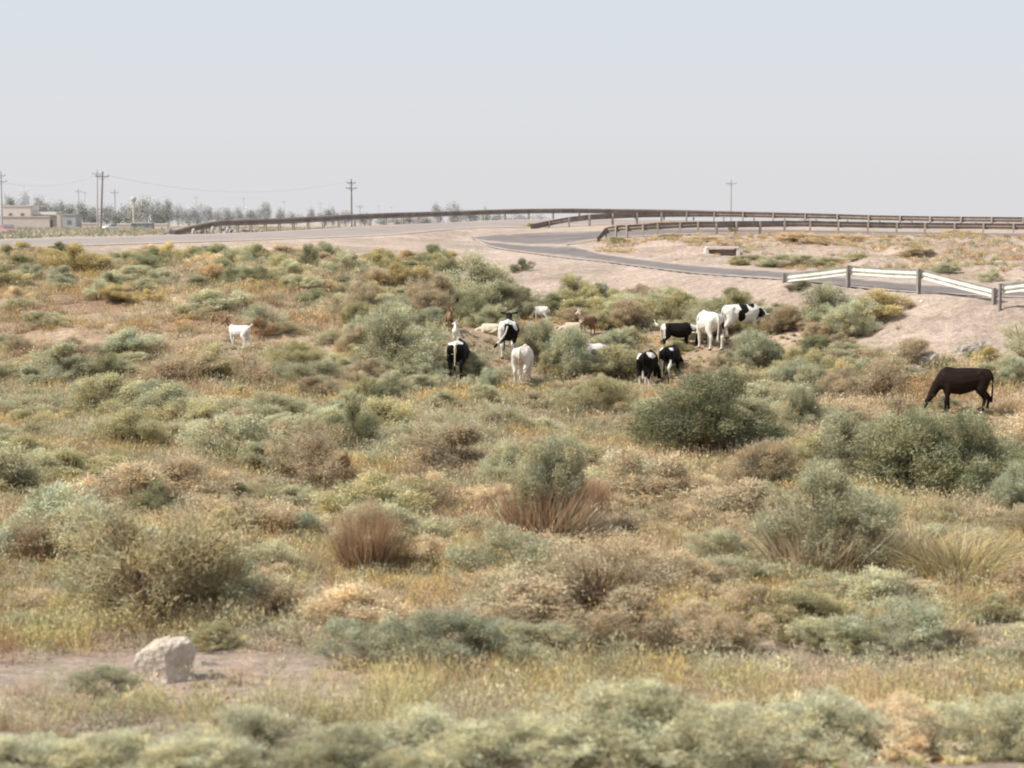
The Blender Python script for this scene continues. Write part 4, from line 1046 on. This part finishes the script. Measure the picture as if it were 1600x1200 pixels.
DK = (.020, .012, .009)
cow('solid black brown cow grazing alone at the right, head down to the left', 1505, 646, 178, .93, DK, [(-.60, 0, .0, .3, .5, .12, WHITE), (.1, -.2, 1.0, .5, .3, .22, (.075, .038, .024))], 1, head='graze', hs=.10, fs=-.08)  # lighter brown patch paints a sheen into the dark brown coat
cow('white cow seen from behind with a black patch on its right thigh', 1108, 545, 107, .98, WHITE, [(-.45, -.26, .88, .28, .14, .30, BLACK), (.2, .25, 1.0, .16, .1, .12, BLACK), (1.1, 0, .3, .3, .4, .35, BLACK), (-.55, -.16, .6, .2, .08, .3, (.2, .14, .12))], 2, head='graze', hs=.07)
cow('white cow with black patches and a black head bending behind a round bush', 1158, 527, 14, .88, WHITE, [(.04, -.1, 1.18, .16, .5, .32, BLACK), (-.10, -.3, .86, .15, .2, .24, BLACK), (.38, 0, 1.28, .12, .3, .16, BLACK), (.75, 0, .85, .24, .4, .34, BLACK), (1.15, 0, .7, .36, .5, .5, BLACK)], 3, head='low', hs=.1, udder=True, turn=-.3)
cow('black calf with a white rump stripe half hidden behind a low bush', 1058, 545, 4, .70, BLACK, [(-.72, 0, .95, .14, .5, .5, WHITE), (.80, 0, 1.15, .16, .3, .2, WHITE)], 4, head='level', turn=0)
cow('black cow with white shoulders band, left of the close pair', 1012, 603, 74, .88, BLACK, [(-.32, .28, 1.2, .45, .2, .24, WHITE), (-.35, -.22, 1.22, .4, .2, .16, WHITE), (-.6, 0, .14, .25, .5, .28, WHITE), (.5, 0, .1, .2, .4, .3, WHITE), (-.8, 0, .42, .12, .1, .2, WHITE)], 5, head='graze', turn=-.3, hs=.06)
cow('black cow with white hind legs, right of the close pair', 1047, 589, 68, .80, BLACK, [(-.5, .2, .35, .4, .12, .42, WHITE), (-.5, -.2, .35, .4, .12, .42, WHITE), (-.5, -.2, 1.2, .12, .1, .12, WHITE), (-.5, .22, 1.18, .12, .1, .1, WHITE), (-.5, .3, .95, .1, .12, .2, WHITE)], 6, head='graze', turn=-.4, hs=.1)
cow('all white cow seen from behind among dry reeds', 817, 598, 80, .90, (.72, .66, .58), [(-.74, 0, .72, .12, .06, .22, PINK)], 7, head='graze', hs=.04)
cow('black cow with white hips and a white tail swinging to the left', 794, 558, 88, .98, BLACK, [(-.55, .22, 1.02, .32, .16, .42, WHITE), (-.55, -.12, 1.27, .3, .3, .12, WHITE), (-.55, -.28, 1.1, .3, .1, .2, WHITE), (-.62, 0, .25, .3, .5, .32, WHITE), (-.86, .12, .75, .12, .3, .42, WHITE)], 8, head='up', tail='swing', hs=.05)
cow('black cow with a white rump top and pale tail left of the herd', 716, 591, 84, .92, BLACK, [(-.5, .06, 1.3, .45, .32, .15, WHITE), (-.8, 0, .85, .1, .06, .35, CREAM)], 9, head='graze', turn=-.75, hs=.05)
cow('small black and white calf almost hidden by the olive bush', 922, 578, 10, .68, WHITE, [(-.75, 0, .9, .10, .5, .5, BLACK), (.15, 0, .9, .3, .5, .25, (.2, .17, .12)), (.75, 0, .8, .3, .5, .25, BLACK)], 10, head='level')

def goat_chains(head='up', fat=1., tail='up', lying=False, turn=0., hs=0.):
    """withers about .72, facing +X"""
    lz = -.38 if lying else 0
    t = [(-.34, 0, .60+lz, .07, .10*fat, .12*fat), (-.2, 0, .57+lz, .1, .135*fat, .155*fat), (.05, 0, .54+lz, .12, .15*fat, .175*fat), (.25, 0, .57+lz, .09, .11*fat, .155*fat)]
    ch = [t]
    for sy in (-1, 1):
        if lying:
            ch.append([(-.25, sy*.13, .16, .08), (-.05, sy*.17, .06, .04)]); ch.append([(.2, sy*.11, .14, .05), (.36, sy*.1, .05, .03)])
        else:
            a = hs * sy
            ch.append([(-.26, sy*.09, .55, .09, .05, .10), (-.20 + a*.3, sy*.1, .42, .07, .045, .07), (-.31 + a*.8, sy*.09, .27, .032), (-.30 + a, sy*.09, .13, .022), (-.28 + a, sy*.09, .02, .03)])
            ch.append([(.22, sy*.09, .52, .06, .04, .10), (.23, sy*.085, .38, .042), (.23 - a*.6, sy*.08, .24, .028), (.23 - a, sy*.08, .12, .021), (.25 - a, sy*.08, .02, .03)])
    if head == 'up':
        h = Vector((.46, turn * .4, .86 + lz)); ch.append([(.26, 0, .62+lz, .08, .07*fat, .11), (.37, turn*.15, .74+lz, .055, .05, .08), (*h, .05, .045, .05)])
        ch.append([(*h, .055, .05, .055), (h.x + .09, h.y + turn*.08, h.z - .05, .042, .036, .042), (h.x + .17, h.y + turn*.14, h.z - .10, .028, .028, .028)]); e = h
        for sy in (-1, 1): ch.append([(h.x - .02, h.y + sy*.03, h.z + .04, .02), (h.x - .08, h.y + sy*.06, h.z + .14, .014), (h.x - .14, h.y + sy*.09, h.z + .17, .010)])
    else:
        h = Vector((.50, 0, .22 + lz)); h = h if not lying else Vector((.52, 0, .16)); ch.append([(.27, 0, .58+lz, .08, .07*fat, .11), (.40, 0, .42+lz if not lying else .2, .055, .05, .07), (*h, .05, .045, .05)])
        ch.append([(*h, .055, .05, .055), (h.x + .06, 0, h.z - .08, .04), (h.x + .10, 0, h.z - (.15 if not lying else .11), .028)]); e = h
    for sy in (-1, 1): ch.append([(e.x - .01, e.y + sy*.045, e.z + .01, .018), (e.x - .02, e.y + sy*.11, e.z - .04, .022, .03, .028)])
    if tail == 'up': ch.append([(-.38, 0, .66+lz, .03), (-.45, 0, .74+lz, .028), (-.49, 0, .76+lz, .02)])
    else: ch.append([(-.38, 0, .66+lz, .035), (-.45, 0, .56+lz, .035), (-.46, 0, .46+lz, .02)])
    return ch
def goat(name, label, px, py, heading, scale, base, patches, seed=0, **kw):
    me = animal_mesh(name, goat_chains(**kw), .0125, coat(base, patches, seed, amp=.2), 3)
    return put(me, name, px, py, heading, scale, M['woolly'], label, name, 'goats and sheep among the herd')
GW = (.78, .76, .72)
goat('goat', 'white goat with a brown head standing alone on the left', 374, 545, 152, 1.08, GW, [(.50, 0, .84, .2, .25, .20, BROWN), (.38, 0, .76, .10, .1, .1, BROWN)], 1, head='up', hs=.06)
goat('goat', 'small white goat just behind the black cow with white rump top', 712, 537, 95, .80, GW, [], 2, head='up')
goat('goat', 'brown goat seen end on in bushes left of the herd', 703, 516, -80, .90, BROWN, [(.3, 0, .7, .12, .2, .3, (.32, .22, .14))], 3, head='up')
goat('sheep', 'cream sheep resting beside the cow with the swinging tail', 766, 521, 175, .92, (.66, .58, .46), [], 4, head='graze', fat=1.35, tail='down', lying=True)
goat('sheep', 'white sheep at the foot of the bare slope, only its back showing', 845, 502, 160, .75, GW, [], 5, head='graze', fat=1.3, tail='down')
goat('sheep', 'cream sheep lying left of the horned brown goat', 896, 519, 178, .95, (.62, .52, .38), [], 6, head='graze', fat=1.35, tail='down', lying=True)
goat('goat', 'brown goat with a cream neck and pale horns facing the camera', 917, 524, 222, .98, (.24, .135, .09), [(.40, 0, .76, .20, .25, .28, CREAM), (.5, 0, .1, .4, .5, .18, CREAM), (.34, 0, 1.02, .2, .2, .1, WHITE), (-.42, 0, .55, .1, .1, .2, BLACK)], 7, head='up', tail='down')
# small white bird
x, y, z = ground_at(1026, 520)
bd = animal_mesh('bird', [[(-.16, 0, .26, .03, .03, .02), (-.06, 0, .28, .07, .06, .06), (.06, 0, .31, .07, .06, .07), (.11, 0, .40, .028), (.13, 0, .50, .022), (.15, 0, .54, .03), (.22, 0, .53, .010)], [(0, .03, .26, .018), (0, .03, .0, .010)], [(0, -.03, .26, .018), (0, -.03, .0, .010)]], .009, coat((.85, .84, .80), [(.24, 0, .53, .05, .05, .05, (.7, .45, .1)), (0, 0, .05, .1, .1, .14, (.2, .18, .1))], hoof=False), 1)
o = link_mesh('bird', bd, M['woolly']); o.location = (x, y, z + .12); o.rotation_euler = (0, 0, 2.4); o.scale = (.62,) * 3; tag(o, 'small white bird between the horned goat and the black calf', 'bird')

# ------------------------------------------------------------------ far plain: buildings, trees, poles, cars
def far_xy(px, Y): return (px - 800) / 2990. * Y
def building(name, label, px0, px1, ytop, Y, depth, mat, windows=(), roof=None, ybase=None, cat='building'):
    s = 2990. / Y; x0, x1 = far_xy(px0, Y), far_xy(px1, Y); gz = hz((x0+x1)/2, Y); top = ZC + (348 - ytop) / s
    h = top - gz; w = x1 - x0
    o = empty(name, ((x0+x1)/2, Y, gz)); tag(o, label, cat)
    mb = MB(); mb.box((0, depth/2, h/2), (w, depth, h)); mb.build('wall', mat, o)
    mb = MB(); mb.box((0, depth/2, h + .1), (w + .3, depth + .3, .25)); mb.build('roof', roof or mat, o)
    for (fx, fz, ww, hh, nm) in windows:
        mb = MB(); mb.box((w * (fx - .5), -.02, h * fz), (ww, .08, hh)); mb.build(nm, M['hazewin'], o)
    return o
building('mud_brick_house', 'beige flat roofed house at far left with plain upper wall', 6, 50, 322.5, 452, 8, M['brickwall'], [(.28, .62, .8, .9, 'window'), (.7, .62, .8, .9, 'window')])
building('compound_wall', 'long low mud brick wall in front of the beige house', 2, 79, 339, 444, .5, M['brickwall2'], cat='wall')
b = building('roadside_shop', 'low building with a bright white roof right of the beige house', 55, 92, 337, 456, 6, M['brickwall2'], [(.25, .5, .9, 1.0, 'window'), (.7, .4, 1.0, 1.9, 'door')], roof=M['white'])
mb = MB(); sc = 2990/455.; mb.box((0, 1, (348 - 335) / sc + PL + .3), (36 / sc, 5, .7)); mb.build('roof_parapet', M['white'], b)
building('grey_building', 'grey square building right of the white roofed one', 99, 120, 336, 448, 6, M['greywall'], [(.5, .5, .9, .9, 'window')])
x = far_xy(94.5, 440); o = empty('white_pillar', (x, 440, hz(x, 440))); mb = MB(); mb.box((0, 0, 1.9), (.9, .9, 3.8)); mb.build('shaft', M['concrete'], o, bevel=.05); mb = MB(); mb.box((0, 0, 3.95), (1.15, 1.15, .3)); mb.build('cap', M['concrete'], o); tag(o, 'pale square pillar between the white roofed and grey buildings', 'pillar')
b = building('open_shed', 'grey green open shed with a thin pale roof behind the slim tank post', 206, 238, 349, 395, 3, M['greenwall'], [(.12, .42, 1.0, 1.2, 'doorway'), (.75, .55, .7, .6, 'window')], roof=M['concrete'])
building('low_wall', 'low pale wall behind the white car and shed', 185, 262, 350.5, 430, .4, M['brickwall'], cat='wall')
building('low_wall', 'low pale wall left of the tall brown pole', 118, 156, 349.5, 470, .4, M['brickwall'], cat='wall')

def car(label, px, Y, heading, mat, cat='car'):
    x = far_xy(px, Y); o = empty('parked_car', (x, Y, hz(x, Y) + .0), R(heading)); tag(o, label, cat)
    bm = bmesh.new()
    def loft(sec):
        rows = []
        for (xx, w, z0, z1) in sec: rows.append([bm.verts.new(p) for p in ((xx, -w, z0), (xx, w, z0), (xx, w * .96, (z0+z1)/2+.1), (xx, w * .86, z1), (xx, -w * .86, z1), (xx, -w * .96, (z0+z1)/2+.1))])
        for a, c in zip(rows[:-1], rows[1:]):
            for k in range(6): bm.faces.new((a[k], a[(k+1) % 6], c[(k+1) % 6], c[k]))
        bm.faces.new(rows[0][::-1]); bm.faces.new(rows[-1])
    loft([(-2.1, .70, .35, .75), (-2.0, .8, .25, .92), (-1.0, .84, .22, .95), (.9, .84, .22, .95), (1.9, .8, .25, .82), (2.15, .68, .35, .65)])
    loft([(-1.55, .70, .9, .97), (-1.05, .68, .9, 1.38), (.2, .68, .9, 1.42), (.95, .70, .9, .97)])
    bmesh.ops.recalc_face_normals(bm, faces=bm.faces); me = bpy.data.meshes.new('body'); bm.to_mesh(me); bm.free(); link_mesh('body', me, mat, o)
    for sy in (-1, 1):
        mb = MB(); mb.box((-.35, sy * .665, 1.17), (1.5, .06, .30)); mb.build('side_window', M['hazewin'], o)
        mb = MB(); mb.box((2.12, sy * .5, .62), (.08, .26, .14)); mb.build('headlight', M['white'], o)
        for xx in (-1.35, 1.35):
            w = empty('wheel', (xx, sy * .78, .31)); w.parent = o
            mb = MB(); mb.tube([(0, -.1, 0), (0, .1, 0)], .31, 14); mb.build('tyre', M['tyre'], w)
            mb = MB(); mb.tube([(0, -.12, 0), (0, .12, 0)], .17, 10); mb.build('rim', M['concrete'], w)
    t = Matrix.Rotation(R(57), 3, 'Y')
    mb = MB(); mb.box((.62, 0, 1.2), (.62, 1.16, .04), tilt=Matrix.Rotation(R(32), 3, 'Y')); mb.build('windscreen', M['hazewin'], o)
    mb = MB(); mb.box((-1.34, 0, 1.16), (.55, 1.14, .04), tilt=Matrix.Rotation(R(-42), 3, 'Y')); mb.build('rear_window', M['hazewin'], o)
    return o
car('faded red car beyond the road at the very left', 13, 232, -62, M['car_red'])
car('white car on the plain right of the tall brown pole', 173, 385, -125, M['white'])
# a second car's bright bonnet beside it is part of the plain clutter: white bus-like van
x = far_xy(9, 436)

def tank(px, Y, ytop, ybase):
    x = far_xy(px, Y); gz = hz(x, Y); s = 2990. / Y; top = ZC + (348 - ytop) / s; h = top - gz
    o = empty('water_tank', (x, Y, gz)); tag(o, 'round white water tank on a slim post', 'water tank')
    mb = MB(); mb.tube([(0, 0, -.3), (0, 0, h - .9)], [.30, .22], 8); mb.build('post', M['concrete'], o)
    bm = bmesh.new(); bmesh.ops.create_uvsphere(bm, u_segments=18, v_segments=12, radius=.62); me = bpy.data.meshes.new('tank'); bm.to_mesh(me); bm.free()
    for p in me.polygons: p.use_smooth = True
    t = link_mesh('tank', me, M['concrete'], o); t.location = (0, 0, h - .6); t.scale = (1, 1, .95)
    mb = MB(); mb.tube([(0, 0, h - 1.25), (0, 0, h - 1.12)], [.5, .45], 12); mb.build('collar', M['brickwall2'], o)
tank(210.5, 400, 307, 360)

def pole(label, px, Y, ytop, mat, lean=0., arms=1, r=.14, group=None):
    x = far_xy(px, Y); gz = hz(x, Y); s = 2990. / Y; h = ZC + (348 - ytop) / s - gz
    o = empty('utility_pole', (x, Y, gz)); tag(o, label, 'utility pole', group)
    mb = MB(); mb.tube([(0, 0, -.5), (lean * .5, 0, h * .5), (lean, 0, h)], [r * 1.15, r, r * .75], 8); mb.build('shaft', M[mat], o)
    for a in range(arms):
        zz = h - .9 - a * 1.15; lx = lean * zz / h; w = 1.25 if a == 0 and arms > 1 else 1.6
        mb = MB(); mb.box((lx, -.12, zz), (w * 1.5, .12, .16)); mb.box((lx - w*.3, -.1, zz - .28), (w * .75, .05, .06), tilt=Matrix.Rotation(R(40), 3, 'Y')); mb.box((lx + w*.3, -.1, zz - .28), (w * .75, .05, .06), tilt=Matrix.Rotation(R(-40), 3, 'Y')); mb.build('crossarm', M[mat], o)
        for k in (-.68, -.2, .68):
            mb = MB(); mb.tube([(lx + w * k, -.12, zz + .08), (lx + w * k, -.12, zz + .2), (lx + w * k, -.12, zz + .34)], [.05, .09, .04], 6); mb.build('insulator', M[mat], o)
    return (x, Y, gz + h)
def wire(a, b, sag, label, r=.022):
    a, b = Vector(a), Vector(b); mb = MB(); n = 16
    mb.tube([a.lerp(b, i / n) - Vector((0, 0, sag * 4 * (i/n) * (1 - i/n))) for i in range(n + 1)], r, 4, cap=False)
    tag(mb.build('power_line', M['wire']), label, 'power line', 'power lines between the poles')
PG = 'utility poles across the plain'
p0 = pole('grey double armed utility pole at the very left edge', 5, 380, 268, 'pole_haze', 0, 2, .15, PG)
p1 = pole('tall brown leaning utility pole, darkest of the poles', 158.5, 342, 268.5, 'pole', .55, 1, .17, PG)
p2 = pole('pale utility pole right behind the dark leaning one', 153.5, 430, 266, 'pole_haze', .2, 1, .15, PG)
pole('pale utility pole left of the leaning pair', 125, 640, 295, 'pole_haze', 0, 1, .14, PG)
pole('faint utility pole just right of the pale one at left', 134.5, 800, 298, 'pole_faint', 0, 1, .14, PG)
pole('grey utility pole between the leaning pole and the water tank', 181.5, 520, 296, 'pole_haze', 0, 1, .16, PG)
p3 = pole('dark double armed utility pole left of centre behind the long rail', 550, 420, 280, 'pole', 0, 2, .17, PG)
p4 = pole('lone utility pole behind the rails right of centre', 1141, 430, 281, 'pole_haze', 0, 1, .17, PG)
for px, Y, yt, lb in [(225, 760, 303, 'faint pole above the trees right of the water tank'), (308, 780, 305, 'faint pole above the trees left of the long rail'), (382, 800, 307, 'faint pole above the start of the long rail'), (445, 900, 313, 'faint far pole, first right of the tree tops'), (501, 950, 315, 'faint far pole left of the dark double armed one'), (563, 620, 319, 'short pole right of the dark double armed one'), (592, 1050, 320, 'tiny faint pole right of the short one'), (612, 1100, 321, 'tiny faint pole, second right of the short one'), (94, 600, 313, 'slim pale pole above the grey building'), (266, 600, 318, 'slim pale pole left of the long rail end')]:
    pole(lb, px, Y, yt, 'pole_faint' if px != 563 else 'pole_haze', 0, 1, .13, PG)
wire((p0[0] + .9, p0[1], p0[2] - .7), (p1[0] + .55 - .9, p1[1], p1[2] - .7), 1.5, 'power line from the left edge pole to the leaning pole')
wire((p0[0] - .9, p0[1], p0[2] - 2.0), (p2[0], p2[1], p2[2] - 1.2), 1.6, 'lower power line from the left edge pole to the pale pole behind')
wire((p1[0] + 1.4, p1[1], p1[2] - .7), (p3[0] - .9, p3[1], p3[2] - .6), 2.6, 'power line from the leaning pole to the double armed pole')

def far_tree_mesh(seed, palm=False):
    r = np.random.default_rng(seed); cl = []
    for _ in range(26):
        d = unit(r.normal(size=3)); q = r.random() ** .4; cl.append((d[0]*.42*q, d[1]*.42*q, .58 + d[2]*.38*q))
    V = []; Cc = []
    for c in cl:
        m = 75; P = np.array(c) + r.normal(size=(m, 3)) * .10; D = unit(r.normal(size=(m, 3))); S_ = unit(np.cross(D, r.normal(size=(m, 3))))
        V.append(np.stack([P - S_*.022, P + S_*.022, P + D*.065], 1).reshape(-1, 3)); Cc.append(np.repeat((r.uniform(.8, 1.15) * (.8 + .3 * P[:, 2]))[:, None] * np.ones((1, 3)), 3, 0))
    V = np.concatenate(V); Cc = np.concatenate(Cc); me = mesh_from('crown', V, np.arange(len(V)).reshape(-1, 3), Cc)
    mb = MB(); mb.tube([(0, 0, -.1), (.02, 0, .25), (0, .01, .6)], [.03, .022, .01], 5, cap=False)
    for k in range(4): mb.tube([(.01, 0, .25 + k*.06), (math.cos(k*1.7)*.25, math.sin(k*1.7)*.25, .55 + k*.05)], [.014, .005], 4, cap=False)
    return me, mb.mesh('trunk')
FT = [far_tree_mesh(900 + i) for i in range(6)]
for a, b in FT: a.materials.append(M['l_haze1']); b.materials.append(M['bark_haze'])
def far_tree(px, ytop, wpx, Y, mat, label, k, group):
    x = far_xy(px, Y); gz = hz(x, Y); s = 2990./Y; h = ZC + (348 - ytop) / s - gz; w = wpx / s
    o = empty('broadleaf_tree', (x, Y, gz), random.uniform(0, 6), (w, w, h)); tag(o, label, 'tree', group)
    f = bpy.data.objects.new('crown', FT[k % 6][0]); C.objects.link(f); f.parent = o; omat(f, M[mat])
    t = bpy.data.objects.new('trunk', FT[k % 6][1]); C.objects.link(t); t.parent = o
tl = [(-20, 316, 36, 500), (16, 310, 24, 520), (60, 311, 28, 500), (66, 318, 34, 510), (84, 316, 28, 520), (96, 314, 14, 530), (110, 320, 34, 600), (132, 319, 32, 540), (146, 326, 26, 560), (170, 324, 32, 540), (184, 330, 24, 520), (200, 320, 34, 560), (218, 318, 34, 540), (232, 312, 34, 520), (246, 318, 26, 540), (263, 314, 20, 540), (255, 324, 34, 560)]
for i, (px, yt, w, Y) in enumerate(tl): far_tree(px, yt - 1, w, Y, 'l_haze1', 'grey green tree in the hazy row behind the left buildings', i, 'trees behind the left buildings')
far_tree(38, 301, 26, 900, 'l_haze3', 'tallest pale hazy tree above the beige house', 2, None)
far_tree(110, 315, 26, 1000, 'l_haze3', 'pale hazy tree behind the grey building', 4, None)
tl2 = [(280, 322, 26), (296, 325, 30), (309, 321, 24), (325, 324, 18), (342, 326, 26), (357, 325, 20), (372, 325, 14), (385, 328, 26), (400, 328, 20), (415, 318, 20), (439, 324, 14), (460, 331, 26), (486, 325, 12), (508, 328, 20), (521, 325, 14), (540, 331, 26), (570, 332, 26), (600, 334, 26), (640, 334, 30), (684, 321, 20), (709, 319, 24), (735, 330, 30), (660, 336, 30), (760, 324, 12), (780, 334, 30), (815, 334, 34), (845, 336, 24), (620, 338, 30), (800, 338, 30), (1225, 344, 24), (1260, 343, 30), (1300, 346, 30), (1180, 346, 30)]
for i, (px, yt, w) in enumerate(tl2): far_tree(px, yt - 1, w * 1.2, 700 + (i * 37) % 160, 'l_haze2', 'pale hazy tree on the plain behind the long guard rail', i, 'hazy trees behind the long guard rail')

# ------------------------------------------------------------------ light, sky, camera
SUN_EL, SUN_AZ = 48.0, -108.0        # azimuth clockwise from +Y
sv_ = Vector((math.sin(R(SUN_AZ)) * math.cos(R(SUN_EL)), math.cos(R(SUN_AZ)) * math.cos(R(SUN_EL)), math.sin(R(SUN_EL))))
sl = bpy.data.lights.new('sun', 'SUN'); sl.energy = 5.6; sl.angle = R(.6); sl.color = (1, .925, .81)
so = bpy.data.objects.new('sun', sl); C.objects.link(so); so.rotation_euler = sv_.to_track_quat('Z', 'Y').to_euler()
w = bpy.data.worlds.new('World'); bpy.context.scene.world = w; w.use_nodes = True; nt = w.node_tree; nt.nodes.clear()
out = nt.nodes.new('ShaderNodeOutputWorld'); bg = nt.nodes.new('ShaderNodeBackground')
sky = nt.nodes.new('ShaderNodeTexSky'); sky.sky_type = 'NISHITA'; sky.sun_disc = False
sky.sun_elevation = R(SUN_EL); sky.sun_rotation = R(SUN_AZ % 360); sky.air_density = 1.0; sky.dust_density = 4.0; sky.ozone_density = 1.0
# dry haze: pale veil that thins with height, mixed over the physical sky
tc = nt.nodes.new('ShaderNodeTexCoord'); sp = nt.nodes.new('ShaderNodeSeparateXYZ'); nt.links.new(tc.outputs['Generated'], sp.inputs[0])
rp = ramp(nt, [(.0, (8.85, 8.75, 8.95)), (.04, (8.7, 8.75, 9.05)), (.12, (8.0, 8.65, 9.4)), (.35, (6.6, 7.2, 8.1)), (1., (4.8, 5.3, 6.2))]); nt.links.new(sp.outputs['Z'], rp.inputs[0])
mx = nt.nodes.new('ShaderNodeMix'); mx.data_type = 'RGBA'; mx.inputs[0].default_value = .8
nt.links.new(sky.outputs[0], mx.inputs[6]); nt.links.new(rp.outputs[0], mx.inputs[7])
nt.links.new(mx.outputs[2], bg.inputs[0]); bg.inputs[1].default_value = .10
nt.links.new(bg.outputs[0], out.inputs[0])

cam = bpy.data.cameras.new('camera'); co_ = bpy.data.objects.new('camera', cam); C.objects.link(co_)
cam.sensor_width = 36; cam.lens = F / 1600 * 36; cam.clip_end = 20000; cam.clip_start = .1
co_.location = (0, 0, ZC); co_.rotation_euler = (R(90) - TH, 0, 0)
cam.dof.use_dof = True; cam.dof.focus_distance = 68; cam.dof.aperture_fstop = cam.lens / 1000 / .037
bpy.context.scene.camera = co_
sc = bpy.context.scene
sc.view_settings.view_transform = 'Standard'; sc.view_settings.look = 'None'; sc.view_settings.exposure = 0
sc.render.resolution_x = 1024; sc.render.resolution_y = 768
try: sc.cycles.filter_width = 2.0
except Exception: pass
